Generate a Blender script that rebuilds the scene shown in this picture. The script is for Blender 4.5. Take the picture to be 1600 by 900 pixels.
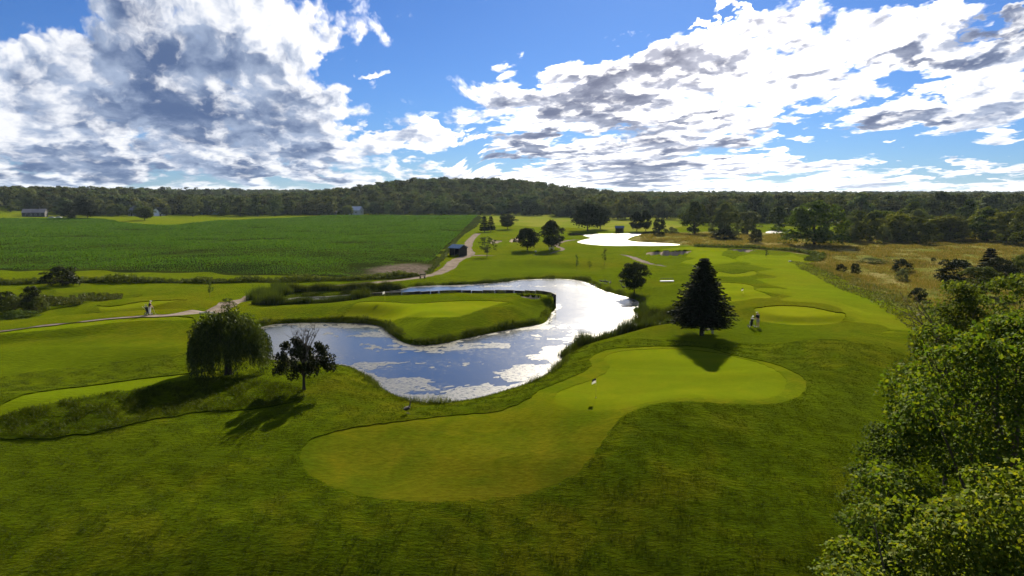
import bpy, bmesh, math, random
import numpy as np
from mathutils import Vector, Matrix

for o in list(bpy.data.objects):
    bpy.data.objects.remove(o)
scene = bpy.context.scene
COL = scene.collection
R = math.radians
rng = np.random.default_rng(7)
random.seed(7)

# ------------------------------------------------------------------ camera
CAM_H = 16.0
FPX = 1081.0                 # focal length in pixels of a 1600 px wide frame
HORIZON = 306.0
PITCH = math.atan((450 - HORIZON) / FPX)
cam_data = bpy.data.cameras.new('camera')
cam_data.sensor_width = 36.0
cam_data.lens = 36.0 * FPX / 1600.0
cam_data.clip_start = 0.1
cam_data.clip_end = 30000
cam = bpy.data.objects.new('camera', cam_data)
COL.objects.link(cam)
cam.location = (0, 0, CAM_H)
cam.rotation_euler = (math.pi / 2 - PITCH, 0, 0)
scene.camera = cam

# ------------------------------------------------------------------ light
SUN_AZ, SUN_EL = R(12.0), R(28.0)      # azimuth to the right of the view axis (+Y)
EXPOSURE = 1.5
SKY_STRENGTH = 0.05
sun_data = bpy.data.lights.new('sun', 'SUN')
sun_data.energy = 5.0
sun_data.angle = R(0.53)
sun_data.color = (1.0, 0.90, 0.72)
sun = bpy.data.objects.new('sun', sun_data)
COL.objects.link(sun)
sun_dir = Vector((math.sin(SUN_AZ) * math.cos(SUN_EL), math.cos(SUN_AZ) * math.cos(SUN_EL), math.sin(SUN_EL)))
sun.rotation_euler = sun_dir.to_track_quat('Z', 'Y').to_euler()
sun.location = (0, 0, 60)

vs = scene.view_settings
vs.view_transform = 'Standard'
vs.look = 'None'
vs.exposure = EXPOSURE
vs.gamma = 1.0
vs.use_curve_mapping = False
scene.cycles.max_bounces = 6
scene.cycles.diffuse_bounces = 2
scene.cycles.glossy_bounces = 2
scene.cycles.transmission_bounces = 3
scene.cycles.transparent_max_bounces = 4
scene.cycles.caustics_reflective = False
scene.cycles.caustics_refractive = False


class NT:
    """small helper around a node tree"""
    def __init__(self, tree):
        self.t = tree

    def n(self, kind, props=None, **ins):
        nd = self.t.nodes.new(kind)
        for k, v in (props or {}).items():
            setattr(nd, k, v)
        for k, v in ins.items():
            key = int(k[1:]) if k[0] == 'i' and k[1:].isdigit() else k.replace('_', ' ')
            self.put(nd.inputs[key], v)
        return nd

    def put(self, sock, v):
        if isinstance(v, bpy.types.NodeSocket):
            self.t.links.new(v, sock)
        elif isinstance(v, bpy.types.Node):
            self.t.links.new(v.outputs[0], sock)
        else:
            sock.default_value = v

    def m(self, op, a, b=0.0, c=0.0, clamp=False):
        nd = self.t.nodes.new('ShaderNodeMath')
        nd.operation = op
        nd.use_clamp = clamp
        self.put(nd.inputs[0], a)
        self.put(nd.inputs[1], b)
        self.put(nd.inputs[2], c)
        return nd.outputs[0]

    def mix(self, f, a, b, blend='MIX'):
        nd = self.t.nodes.new('ShaderNodeMix')
        nd.data_type = 'RGBA'
        nd.blend_type = blend
        self.put(nd.inputs[0], f)
        self.put(nd.inputs[6], a)
        self.put(nd.inputs[7], b)
        return nd.outputs[2]

    def ss(self, v, lo, hi, a=0.0, b=1.0):
        nd = self.t.nodes.new('ShaderNodeMapRange')
        nd.interpolation_type = 'SMOOTHSTEP'
        self.put(nd.inputs[0], v)
        nd.inputs[1].default_value = lo
        nd.inputs[2].default_value = hi
        nd.inputs[3].default_value = a
        nd.inputs[4].default_value = b
        return nd.outputs[0]

    def noise(self, vec, scale, detail=3.0, rough=0.5, dist=0.0, lac=2.0):
        nd = self.t.nodes.new('ShaderNodeTexNoise')
        self.put(nd.inputs['Vector'], vec)
        nd.inputs['Scale'].default_value = scale
        nd.inputs['Detail'].default_value = detail
        nd.inputs['Roughness'].default_value = rough
        nd.inputs['Distortion'].default_value = dist
        nd.inputs['Lacunarity'].default_value = lac
        return nd.outputs['Fac']

    def mapping(self, vec, loc=(0, 0, 0), rot=(0, 0, 0), scale=(1, 1, 1), kind='POINT'):
        nd = self.t.nodes.new('ShaderNodeMapping')
        nd.vector_type = kind
        self.put(nd.inputs['Vector'], vec)
        nd.inputs['Location'].default_value = loc
        nd.inputs['Rotation'].default_value = rot
        nd.inputs['Scale'].default_value = scale
        return nd.outputs[0]


def c4(c):
    return (c[0], c[1], c[2], 1.0)


# ------------------------------------------------------------------ sky
def sky_deg(px, py):
    """the azimuth and elevation, in degrees, that a cloud seen at this place of the photograph has"""
    x, y, z = (px - 800) / FPX, 1.0, (450 - py) / FPX
    c, s = math.cos(PITCH), math.sin(PITCH)
    y, z = c * y + s * z, -s * y + c * z
    return math.degrees(math.atan2(x, y)), math.degrees(math.atan2(z, math.hypot(x, y)))


# bodies of cloud: centre, half axes (photo px), tilt, weight
CLOUDS = [
    # towering cumulus on the left
    (340, 20, 170, 75, 0, 1.0), (440, 75, 85, 80, 0, 1.05), (340, 165, 190, 110, 0, 1.0), (110, 165, 150, 70, 0, .95), (190, 95, 110, 45, 10, .8), (60, 75, 50, 26, 0, .7),
    (470, 225, 130, 55, 18, .9), (120, 245, 260, 50, 0, .95), (20, 175, 90, 90, 0, .95), (600, 222, 80, 22, 8, .85), (430, 150, 70, 90, 0, .9),
    (692, 203, 28, 20, 0, .85), (640, 216, 60, 14, 12, .8), (560, 262, 140, 20, 5, .7), (260, 268, 330, 14, 0, .72),
    (745, 212, 20, 8, 0, .72), (560, 108, 11, 9, 0, .74), (745, 232, 22, 7, 0, .66),
    # long backlit banks on the right
    (870, 105, 70, 20, -4, .9), (1050, 118, 230, 46, -12, 1.0), (1290, 88, 210, 38, -12, 1.0), (1480, 92, 190, 36, -2, .95), (1380, 42, 45, 13, -14, .8),
    (930, 165, 170, 40, 0, 1.0), (1150, 160, 220, 32, -6, .85), (1565, 150, 80, 60, 0, .9), (1420, 176, 100, 24, 0, .92), (1090, 190, 150, 18, -4, .75),
    (1000, 235, 160, 36, 0, 1.0), (830, 228, 58, 20, 0, .95), (1120, 238, 90, 18, 0, .85), (1216, 232, 36, 14, 0, .82), (1210, 192, 95, 10, -4, .72),
    (980, 280, 330, 22, 0, 1.0), (760, 282, 120, 18, 0, .95), (1330, 268, 260, 7, 0, .70), (1400, 292, 420, 10, 0, 1.0), (1220, 258, 150, 6, 0, .62),
    (1585, 215, 40, 16, 0, .8), (1590, 35, 55, 18, 10, .95), (1100, 22, 30, 6, 0, .72), (1165, 15, 30, 9, 10, .74), (1480, 6, 40, 7, -8, .74), (1380, 247, 30, 3, 0, .62), (1370, 120, 120, 20, 0, .7),
]
# thick parts that the backlight does not get through
DARK = [
    (300, 150, 110, 75, 0, 1.0), (260, 85, 120, 50, 0, .8), (170, 180, 110, 35, 0, .8), (120, 243, 190, 22, 0, .9), (430, 175, 60, 40, 0, .8), (200, 22, 110, 35, 0, .75), (420, 110, 70, 30, 0, .6),
    (450, 240, 110, 16, 0, .8), (90, 268, 240, 16, 0, .95), (100, 110, 70, 30, 0, .65), (400, 268, 200, 10, 0, .8), (300, 210, 90, 30, 0, .95),
    (930, 155, 110, 20, -4, .95), (1060, 108, 110, 15, -10, .8), (1450, 95, 150, 9, -6, .75), (1200, 82, 50, 8, 0, .6), (975, 210, 75, 26, 0, .95), (830, 230, 58, 17, 0, 1.0),
    (1010, 265, 45, 30, 0, .9), (940, 270, 60, 10, 0, .8), (1110, 232, 55, 14, 0, .9), (1400, 186, 80, 11, 0, .95), (1580, 38, 50, 18, 0, 1.0), (1080, 178, 70, 8, 0, .75), (1300, 105, 60, 6, -8, .6), (1230, 200, 50, 5, 0, .6), (1570, 170, 20, 8, 0, .6),
]


def build_world():
    w = bpy.data.worlds.new('World')
    scene.world = w
    w.use_nodes = True
    w.cycles.sampling_method = 'MANUAL'
    w.cycles.sample_map_resolution = 256
    w.node_tree.nodes.clear()
    t = NT(w.node_tree)
    tc = t.n('ShaderNodeTexCoord')
    s = t.n('ShaderNodeSeparateXYZ', i0=tc.outputs['Generated'])
    az = t.m('MULTIPLY', t.m('ARCTAN2', s.outputs[0], s.outputs[1]), 57.29578)
    el = t.m('MULTIPLY', t.m('ARCSINE', s.outputs[2]), 57.29578)
    up = t.m('MAXIMUM', el, 0.0)

    def noise2(vec, scale, detail, rough, out='Fac'):
        nd = t.n('ShaderNodeTexNoise', {'noise_dimensions': '2D'}, Vector=vec, Scale=scale, Detail=detail, Roughness=rough)
        return nd.outputs[out]

    # cloud space: flatter towards the horizon as cloud decks are, drawn out into streaks on the sunny side
    v = t.m('MULTIPLY', t.m('LOGARITHM', t.m('ADD', up, 3.0), 2.71828), 15.0)
    streak = t.ss(az, -5.0, -1.0, 0.0, 1.0)
    v = t.m('SUBTRACT', v, 34.5)
    v = t.m('MULTIPLY_ADD', t.m('MULTIPLY_ADD', az, -.2, t.m('MULTIPLY', v, .8)), streak, v)
    q = t.n('ShaderNodeCombineXYZ', X=az, Y=v)
    warp = t.n('ShaderNodeTexNoise', {'noise_dimensions': '2D'}, Vector=q.outputs[0], Scale=.24, Detail=4.0, Roughness=.6)
    wc = t.n('ShaderNodeVectorMath', {'operation': 'SUBTRACT'}, i0=warp.outputs['Color'], i1=(.5, .5, .5))
    wq = t.n('ShaderNodeVectorMath', {'operation': 'MULTIPLY_ADD'}, i0=wc.outputs[0], i1=(2.0, 2.0, 0), i2=q.outputs[0])
    ws = t.n('ShaderNodeSeparateXYZ', i0=wc.outputs[0])
    X = t.m('MULTIPLY_ADD', ws.outputs[0], 9.0, az)
    Y = t.m('MULTIPLY_ADD', ws.outputs[1], 5.0, el)

    def bodies(blobs):
        total = None
        for (cx, cy, rx, ry, rot, wt) in blobs:
            a0, e0 = sky_deg(cx, cy)
            a1, _ = sky_deg(cx + rx, cy)
            a2, _ = sky_deg(cx - rx, cy)
            _, e1 = sky_deg(cx, cy - ry)
            sx, sy = max((a1 - a2) / 2, .3) * 1.2, max(e1 - e0, .25) * 1.2
            c, sn = math.cos(R(-rot)), math.sin(R(-rot))
            if rot:
                dx = t.m('MULTIPLY_ADD', Y, sn / sx, t.m('MULTIPLY_ADD', X, c / sx, -(a0 * c + e0 * sn) / sx))
                dy = t.m('MULTIPLY_ADD', Y, c / sy, t.m('MULTIPLY_ADD', X, -sn / sy, (a0 * sn - e0 * c) / sy))
            else:
                dx = t.m('MULTIPLY_ADD', X, 1 / sx, -a0 / sx)
                dy = t.m('MULTIPLY_ADD', Y, 1 / sy, -e0 / sy)
            r2 = t.m('MULTIPLY_ADD', dy, dy, t.m('MULTIPLY', dx, dx))
            # 1 in the middle, falling through one half at the drawn outline
            val = t.m('DIVIDE', wt, t.m('MULTIPLY_ADD', t.m('MULTIPLY', r2, r2), 1.0, 1.0))
            total = val if total is None else t.m('MAXIMUM', total, val)
        return total

    body = bodies(CLOUDS)
    thick = bodies(DARK)

    def puffs(vec):
        n1 = noise2(vec, .17, 7.0, .54)
        vo = t.n('ShaderNodeTexVoronoi', {'feature': 'F1', 'voronoi_dimensions': '2D', 'normalize': True}, Vector=vec, Scale=.42, Detail=3.0, Roughness=.55)
        return t.m('ADD', t.m('MULTIPLY', t.m('SUBTRACT', n1, .5), 1.5), t.m('MULTIPLY', t.m('SUBTRACT', .38, vo.outputs['Distance']), .85))

    nn = puffs(wq.outputs[0])
    # one step towards the sun: less cloud there means a lit edge
    saz, sel = math.degrees(SUN_AZ), math.degrees(SUN_EL)
    p = t.n('ShaderNodeCombineXYZ', X=az, Y=el)
    to = t.n('ShaderNodeVectorMath', {'operation': 'SUBTRACT'}, i0=(saz, sel, 0), i1=p.outputs[0])
    ton = t.n('ShaderNodeVectorMath', {'operation': 'NORMALIZE'}, i0=to.outputs[0])
    q1 = t.n('ShaderNodeVectorMath', {'operation': 'MULTIPLY_ADD'}, i0=ton.outputs[0], i1=(.9, .9, 0), i2=wq.outputs[0])
    edge = t.m('SUBTRACT', nn, puffs(q1.outputs[0]))
    # beyond the picture the same broken cumulus goes on
    outside = t.ss(t.m('MAXIMUM', t.m('SUBTRACT', t.m('ABSOLUTE', az), 37.0), t.m('SUBTRACT', el, 18.0)), 0.0, 7.0, 0.0, .44)
    # the blue gap between the two cloud banks carries on upwards
    outside = t.m('MULTIPLY', outside, t.ss(t.m('ABSOLUTE', t.m('ADD', az, 3.0)), 9.0, 20.0))
    low = t.ss(el, 2.4, .6, 0.0, .72)
    dens = t.m('ADD', t.m('MAXIMUM', t.m('MAXIMUM', body, outside), low), nn)
    alpha = t.ss(dens, .50, .78)
    fine = noise2(wq.outputs[0], .36, 5.0, .55)
    fine = t.m('SUBTRACT', fine, .5)
    dark = t.m('MULTIPLY_ADD', thick, .74, t.m('MULTIPLY', t.ss(dens, .6, 1.4), .26))
    dark = t.m('ADD', dark, t.ss(el, 18.0, 40.0, 0.0, .35))       # overhead one sees the shaded bases
    dark = t.m('MULTIPLY_ADD', nn, .55, dark)
    dark = t.m('MULTIPLY_ADD', fine, 1.1, dark)
    dark = t.m('MULTIPLY_ADD', edge, -2.1, dark)
    dark = t.ss(dark, .06, .86)
    sky = t.n('ShaderNodeTexSky', {'sky_type': 'NISHITA', 'sun_disc': False, 'sun_elevation': SUN_EL, 'sun_rotation': SUN_AZ,
                                   'altitude': 250.0, 'air_density': 1.0, 'dust_density': 0.2, 'ozone_density': 4.0})
    skyc = t.mix(1.0, sky.outputs[0], (0.46, 0.72, 1.18, 1), 'MULTIPLY')
    # clouds by the sun are blown out, those far from it show bluer shade
    near = t.ss(t.n('ShaderNodeVectorMath', {'operation': 'LENGTH'}, i0=to.outputs[0]).outputs['Value'], 6.0, 40.0, 1.0, 0.0)
    lit = t.mix(near, (13.0, 13.2, 13.8, 1), (36.0, 34.5, 33.0, 1))
    deep = t.ss(t.m('MULTIPLY_ADD', fine, 1.6, t.m('MULTIPLY_ADD', nn, .5, thick)), .35, 1.25)
    shade = t.mix(near, t.mix(deep, (5.4, 6.6, 9.0, 1), (1.4, 2.2, 4.3, 1)), t.mix(deep, (8.2, 8.1, 9.2, 1), (3.7, 3.7, 4.7, 1)))
    cc = t.mix(dark, lit, shade)
    col = t.mix(alpha, skyc, cc)
    col = t.mix(1.0, col, (.535, .535, .535, 1), 'MULTIPLY')
    bg = t.n('ShaderNodeBackground', Color=col, Strength=SKY_STRENGTH)
    t.n('ShaderNodeOutputWorld', Surface=bg.outputs[0])


build_world()

# ------------------------------------------------------------------ where things stand
def ray(px, py):
    x, y, z = (px - 800) / FPX, 1.0, (450 - py) / FPX
    c, s = math.cos(PITCH), math.sin(PITCH)
    return x, c * y + s * z, -s * y + c * z


def at(px, py, z=0.0):
    """the point at height z that the photograph shows at this pixel"""
    x, y, dz = ray(px, py)
    t = (z - CAM_H) / min(dz, -1e-4)
    return x * t, y * t


def spline(pts, closed=True, n=6):
    """Catmull-Rom through the points"""
    P = np.array(pts, float)
    m = len(P)
    out = []
    for i in range(m if closed else m - 1):
        if closed:
            a, b, c, d = P[i - 1], P[i], P[(i + 1) % m], P[(i + 2) % m]
        else:
            a, b, c, d = P[max(i - 1, 0)], P[i], P[i + 1], P[min(i + 2, m - 1)]
        for k in range(n):
            t = k / n
            out.append(.5 * (2 * b + (c - a) * t + (2 * a - 5 * b + 4 * c - d) * t * t + (3 * b - a - 3 * c + d) * t ** 3))
    if not closed:
        out.append(P[-1])
    return np.array(out)


def seg_dist(x, y, P, closed=True):
    """distance to a polyline, and the parameter of the nearest point"""
    A = P
    B = np.roll(P, -1, 0) if closed else P[1:]
    A = A if closed else P[:-1]
    best = np.full(x.shape, 1e18)
    arg = np.zeros(x.shape)
    for i in range(len(A)):
        dx, dy = B[i] - A[i]
        L = dx * dx + dy * dy + 1e-12
        t = np.clip(((x - A[i, 0]) * dx + (y - A[i, 1]) * dy) / L, 0, 1)
        d = (x - A[i, 0] - t * dx) ** 2 + (y - A[i, 1] - t * dy) ** 2
        k = d < best
        best[k] = d[k]
        arg[k] = (i + t)[k]
    return np.sqrt(best), arg


def inside_poly(x, y, P):
    r = np.zeros(x.shape, bool)
    Q = np.roll(P, -1, 0)
    for (x0, y0), (x1, y1) in zip(P, Q):
        if y0 == y1:
            continue
        k = ((y0 > y) != (y1 > y)) & (x < (x1 - x0) * (y - y0) / (y1 - y0) + x0)
        r ^= k
    return r


class Area:
    """signed distance to a closed outline, negative inside; far away only 'far'"""
    def __init__(self, pts, margin=25.0, far=25.0):
        self.P = np.array(pts, float)
        self.margin, self.far = margin, far
        self.lo, self.hi = self.P.min(0) - margin, self.P.max(0) + margin

    def sd(self, x, y):
        r = np.full(x.shape, float(self.far))
        k = (x > self.lo[0]) & (x < self.hi[0]) & (y > self.lo[1]) & (y < self.hi[1])
        if k.any():
            xs, ys = x[k], y[k]
            d, _ = seg_dist(xs, ys, self.P)
            d = np.where(inside_poly(xs, ys, self.P), -d, np.minimum(d, self.far))
            r[k] = d
        return r


class Track:
    """signed distance to a strip of varying width"""
    def __init__(self, pts, widths):
        self.P = np.array(pts, float)
        self.W = np.array(widths, float)
        self.lo, self.hi = self.P.min(0) - 12, self.P.max(0) + 12

    def sd(self, x, y):
        r = np.full(x.shape, 12.0)
        k = (x > self.lo[0]) & (x < self.hi[0]) & (y > self.lo[1]) & (y < self.hi[1])
        if k.any():
            d, a = seg_dist(x[k], y[k], self.P, False)
            w = np.interp(a, np.arange(len(self.W)), self.W)
            r[k] = d - w / 2
        return r


def smooth(t):
    t = np.clip(t, 0, 1)
    return t * t * (3 - 2 * t)


_nr = np.random.default_rng(21)
_OCT = []
for wl, amp, cnt in ((140, .35, 9), (46, .16, 9), (17, .06, 9), (6.5, .022, 8)):
    for _ in range(cnt):
        a = _nr.uniform(0, 2 * math.pi)
        w = wl * _nr.uniform(.7, 1.4)
        _OCT.append((math.cos(a) * 2 * math.pi / w, math.sin(a) * 2 * math.pi / w, _nr.uniform(0, 6.28), amp / math.sqrt(cnt) * 1.4))


def wave_noise(x, y, scale=1.0, seed=0):
    """smooth noise around 0 with unit-ish amplitude"""
    r = np.random.default_rng(100 + seed)
    v = np.zeros(np.shape(x))
    for k in range(10):
        a, w = r.uniform(0, 6.283), scale * r.uniform(.6, 1.6)
        v = v + np.sin(x * math.cos(a) * 6.283 / w + y * math.sin(a) * 6.283 / w + r.uniform(0, 6.283))
    return v / math.sqrt(5)


WATER_Z = -0.95
FAR_WATER_Z = -0.5


def outline(pts, z=0.0, n=5):
    return spline([at(px, py, z) for px, py in pts], True, n)


BULKHEAD_PX = [(868, 482), (866, 476), (856, 472.5), (840, 470), (820, 468), (790, 466.5), (750, 465.6), (710, 465.6), (675, 467.5), (640, 470), (605, 472), (574, 473.5)]
POND_PX = ([(406, 512), (430, 506.5), (470, 504.5), (520, 504), (565, 505.5), (592, 509.5), (606, 517), (616, 526), (630, 535), (650, 539), (682, 538), (715, 531.5), (745, 525),
            (790, 516), (830, 509.5), (850, 505), (858, 497), (862, 488)] + BULKHEAD_PX +
           [(558, 475.5), (530, 478), (500, 480), (460, 479), (444, 474), (447, 467.5), (470, 464), (510, 463), (550, 459.5), (590, 457), (625, 452), (650, 447.5), (690, 445.5), (730, 444.5), (765, 442),
            (800, 438.5), (840, 436), (880, 436), (908, 438.5), (925, 445), (938, 452), (960, 459), (985, 465.5), (1000, 473), (998, 483), (1005, 495), (1015, 505), (1020, 514),
            (1003, 520), (975, 525), (945, 533), (915, 541), (893, 550), (880, 562), (868, 576), (848, 592), (820, 605), (785, 616), (745, 626), (700, 632), (660, 632), (625, 623), (598, 610),
            (584, 597), (570, 587), (552, 578), (527, 574), (490, 571), (450, 569), (422, 566), (404, 556), (396, 538), (398, 520)])
POND = Area(outline(POND_PX, WATER_Z, 3), 30, 30)
BULK = spline([at(px, py, WATER_Z) for px, py in BULKHEAD_PX], False, 6)
FARPOND_PX = [(902, 378.5), (912, 374.5), (924, 372), (916, 369), (905, 366.5), (930, 365.5), (965, 365), (1000, 364.5), (1004, 366.5), (992, 368.5), (983, 372), (981, 375.5), (1000, 378.5), (1035, 380), (1062, 382), (1052, 385), (1010, 385.3), (960, 384.7), (925, 382.5)]
FARPOND = Area(outline(FARPOND_PX, FAR_WATER_Z, 3), 30, 30)
CREEK = Area(outline([(1196, 363.5), (1202, 361), (1214, 360.5), (1222, 362), (1216, 364.2), (1204, 364.5)], FAR_WATER_Z, 3), 30, 30)

# swells and hollows of the course: px, py, half size across, half size in depth (m), height, turn
MOUNDS = [
    (1100, 632, 7.0, 3.6, 1.0, 0), (1250, 592, 6.0, 5.5, 1.7, .2), (1345, 565, 8.0, 6.5, 1.5, .3), (1020, 655, 5.5, 3.6, .8, -.5), (965, 695, 5, 4, .5, -.8),
    (150, 632, 12.0, 3.8, .50, .12), (330, 606, 9, 3.2, .28, .1), (40, 652, 7, 3.6, .35, 0), (520, 596, 6, 4.0, .5, 0), (600, 660, 7, 3, .3, 0),
    (250, 506, 16, 4.5, .8, .05), (90, 516, 18, 4.5, .8, .05), (230, 476, 13, 4.5, .9, 0), (160, 556, 20, 4, .7, .1),
    (700, 512, 8.0, 3.6, .75, .15), (600, 500, 7, 3.0, .35, 0), (790, 500, 6, 3.2, .5, .1), (650, 480, 14, 6, .45, 0),
    (1230, 496, 9, 4.0, .8, 0), (1160, 457, 9, 5.0, .8, 0), (1150, 426, 10, 5, .7, 0), (1100, 398, 18, 8, .9, 0), (840, 410, 14, 5, 1.3, 0), (900, 402, 12, 7, .5, 0),
    (1350, 530, 12, 6, .5, .3), (1280, 470, 14, 10, .4, 0), (500, 800, 12, 5, .3, 0), (1200, 820, 9, 5, .35, 0), (200, 800, 10, 5, .35, .2), (60, 480, 12, 6, .9, 0), (1060, 520, 9, 6, .45, 0),
]
_MND = []
for px, py, rx, ry, hh, rot in MOUNDS:
    _MND.append((*at(px, py), rx, ry, hh, math.cos(rot), math.sin(rot)))

BUNKERS_PX = {
    'twin': [(1010, 398.5), (1013, 395), (1028, 393.5), (1042, 396), (1052, 395), (1066, 394), (1078, 396), (1079, 398.5), (1068, 400.5), (1050, 401.5), (1030, 400.5)],
    'meadow': [(1137, 393), (1142, 391), (1160, 390.3), (1172, 391.5), (1181, 395), (1170, 397.5), (1155, 397.2), (1145, 395.5)],
    'point': [(808, 473.4), (818, 471.5), (835, 471), (843, 472.5), (845, 475), (833, 477), (818, 477)],
    'left': [(766, 376.5), (772, 374.5), (782, 374.3), (785, 376.5), (778, 380), (767, 379.8)],
    'middle': [(795, 375.8), (804, 372), (812, 371), (815, 376), (808, 379.5), (798, 378.6)],
}
BUNKERS = {k: Area(outline(v, 0.0, 4), 14, 14) for k, v in BUNKERS_PX.items()}
BUNKER_DEPTH = {'twin': 2.2, 'meadow': 1.6, 'point': 1.1, 'left': 1.2, 'middle': 1.2}


def height(x, y):
    """the lie of the land"""
    x = np.asarray(x, float)
    y = np.asarray(y, float)
    sh = x.shape
    x, y = np.atleast_1d(x).ravel(), np.atleast_1d(y).ravel()
    r = np.hypot(x, y)
    h = np.zeros(x.shape)
    for kx, ky, ph, amp in _OCT:
        h += amp * np.sin(kx * x + ky * y + ph)
    h *= np.where(r < 200, 1.0, .6)
    # the course falls away towards the camera, a tilt added to darken the foreground
    q = np.maximum(50.0 - y, 0) * (np.abs(x) < 400)
    h -= np.where(q < 16, q * q / 32 * .31, (q - 8) * .31) * (y > -20) + (y <= -20) * 19.2
    for mx, my, rx, ry, hh, c, s in _MND:
        k = (np.abs(x - mx) < 3.2 * max(rx, ry)) & (np.abs(y - my) < 3.2 * max(rx, ry))
        if k.any():
            dx, dy = x[k] - mx, y[k] - my
            u, v = (c * dx + s * dy) / rx, (-s * dx + c * dy) / ry
            h[k] += hh * np.exp(-(u * u + v * v))
    # greens and tees are levelled off
    for area, lv, soft in LEVELS:
        d = area.sd(x, y)
        h += (lv - h) * (1 - smooth(d / soft)) * .8
    # wooded hill beyond the crop field, higher ground on the far left and right
    hill = smooth((y - 590) / 240) * smooth((1500 - y) / 400)
    h += 21.0 * hill * smooth(1.18 - np.abs(x + 62 + (y - 850) * .05) / 195)
    h += 8.0 * smooth((y - 470) / 120) * smooth((-x - 365) / 90)
    h += 1.5 * smooth((y - 700) / 500) * smooth((-x - 100) / 200)
    h += 3.5 * smooth((y - 500) / 400) * smooth((x - 60) / 150)
    h += 9 * smooth((y - 1400) / 900)
    for P, z, w in ((POND, WATER_Z, 5.5), (FARPOND, FAR_WATER_Z, 6.0), (CREEK, FAR_WATER_Z, 6.0)):
        d = P.sd(x, y)
        k = d < w + 1
        if k.any():
            wd = np.full(k.sum(), w)
            if P is POND:
                db, _ = seg_dist(x[k], y[k], BULK, False)
                wd = 0.35 + (w - .35) * smooth((db - .6) / 6.0)
            dk = d[k]
            # a short cut bank at the water's edge, then a slope
            up = np.where(dk > 0, np.clip(.30 * smooth(dk / .5) + .70 * smooth(dk / wd), 0, 1), 0)
            out = z + (np.maximum(h[k], z + .25) - z) * up
            h[k] = np.where(dk > 0, out, z + np.maximum(dk * .45, -1.2) - .03)
    for nme, A in BUNKERS.items():
        d = A.sd(x, y)
        k = d < 2.5
        if k.any():
            dk = d[k]
            h[k] += np.where(dk < 0, -BUNKER_DEPTH[nme] * smooth(-dk / 2.2) - .05, .35 * (1 - smooth(dk / 2.5)))
    return h.reshape(sh)


LEVELS = []


def ground_pts(pts, it=5):
    """the points of the ground that the photograph shows at these pixels"""
    D = np.array([ray(*p[:2]) for p in pts])
    z = np.zeros(len(D))
    for _ in range(it):
        t = (z - CAM_H) / np.minimum(D[:, 2], -1e-4)
        x, y = D[:, 0] * t, D[:, 1] * t
        z = height(x, y)
    return np.column_stack([x, y, z])


def ground_at(px, py):
    return tuple(float(v) for v in ground_pts([(px, py)])[0])


def gz(x, y):
    return float(height(x, y))


# ------------------------------------------------------------------ mown areas
FRINGE_PX = [(468, 712), (475, 695), (500, 680), (560, 666), (640, 656), (720, 647), (775, 642), (820, 625), (847, 607), (878, 595), (917, 577), (924, 568), (921, 560), (936, 550), (975, 543), (1040, 540), (1100, 542),
             (1150, 555), (1210, 568), (1250, 586), (1260, 604), (1238, 624), (1190, 632), (1130, 630), (1080, 627), (1040, 629), (1000, 637), (974, 650), (955, 672), (936, 697), (910, 727), (870, 752),
             (820, 769), (760, 778), (690, 783), (620, 781), (560, 773), (510, 756), (480, 735)]
GREEN_PX = [(866, 622), (872, 612), (895, 602), (925, 592), (947, 580), (952, 570), (944, 560), (955, 551), (990, 546), (1050, 544), (1110, 549), (1165, 560), (1210, 576), (1228, 592), (1224, 610), (1200, 621), (1150, 624),
            (1090, 621), (1050, 621), (1010, 628), (970, 637), (930, 641), (895, 638), (872, 632)]
TEE_A_PX = [(150, 486), (175, 478), (225, 470.5), (280, 468), (298, 469.5), (280, 476), (220, 484.5), (175, 488.5)]
TEE_B_PX = [(-60, 528), (40, 512), (130, 502), (220, 495), (285, 494), (303, 497), (285, 503), (200, 513), (120, 523), (20, 531), (-60, 538)]
PEN_PX = [(535, 496), (556, 486), (600, 478), (650, 473.5), (710, 470), (760, 469.5), (793, 471.5), (800, 474.5), (788, 478), (797, 483), (808, 487.5), (780, 491.5), (700, 496), (620, 499), (565, 500)]
R1_PX = [(1178, 489), (1186, 480), (1215, 477), (1260, 478.5), (1305, 487), (1322, 497), (1305, 505), (1250, 508), (1205, 504), (1185, 497)]
R2_PX = [(1060, 462), (1075, 448), (1110, 441.5), (1150, 442), (1176, 446), (1180, 453), (1205, 461.5), (1200, 466), (1160, 469.5), (1100, 470)]
R3_PX = [(1085, 428), (1110, 424), (1150, 423), (1178, 425.5), (1180, 430), (1150, 432.5), (1110, 432.5)]
R4_PX = [(1030, 390), (1060, 386.5), (1100, 384.5), (1134, 386.5), (1136, 391), (1128, 396), (1140, 403), (1155, 408), (1130, 412.5), (1085, 413.5), (1064, 409.5), (1085, 403), (1070, 401.5), (1082, 397), (1075, 392.5), (1050, 391)]
FAIR_PX = [(1150, 402), (1205, 398), (1255, 402), (1300, 428), (1358, 458), (1408, 484), (1425, 500), (1400, 520), (1350, 505), (1330, 488), (1290, 474), (1230, 468), (1215, 452), (1190, 438), (1195, 420), (1165, 412)]
STRIP_PX = [(-60, 650), (0, 632), (60, 612), (170, 598), (300, 582), (345, 578), (330, 590), (240, 604), (150, 618), (60, 638), (0, 655), (-60, 672)]
MOUNDROUGH_PX = [(-70, 690), (0, 656), (60, 639), (150, 619), (240, 605), (330, 593), (420, 598), (475, 613), (455, 630), (380, 641), (300, 646), (240, 656), (170, 673), (80, 685), (20, 685)]
FIELD_PX = [(749, 337), (747, 350), (741, 356), (726, 362), (714, 372), (700, 388), (690, 401), (676, 418), (655, 425), (625, 429), (580, 431), (500, 430), (400, 428), (250, 425), (100, 423), (-60, 421), (-420, 416),
            (-700, 360), (-500, 341), (0, 342), (100, 342.5), (170, 344), (205, 349), (250, 353), (300, 350), (360, 345), (420, 342), (520, 338.5), (650, 337)]
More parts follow.
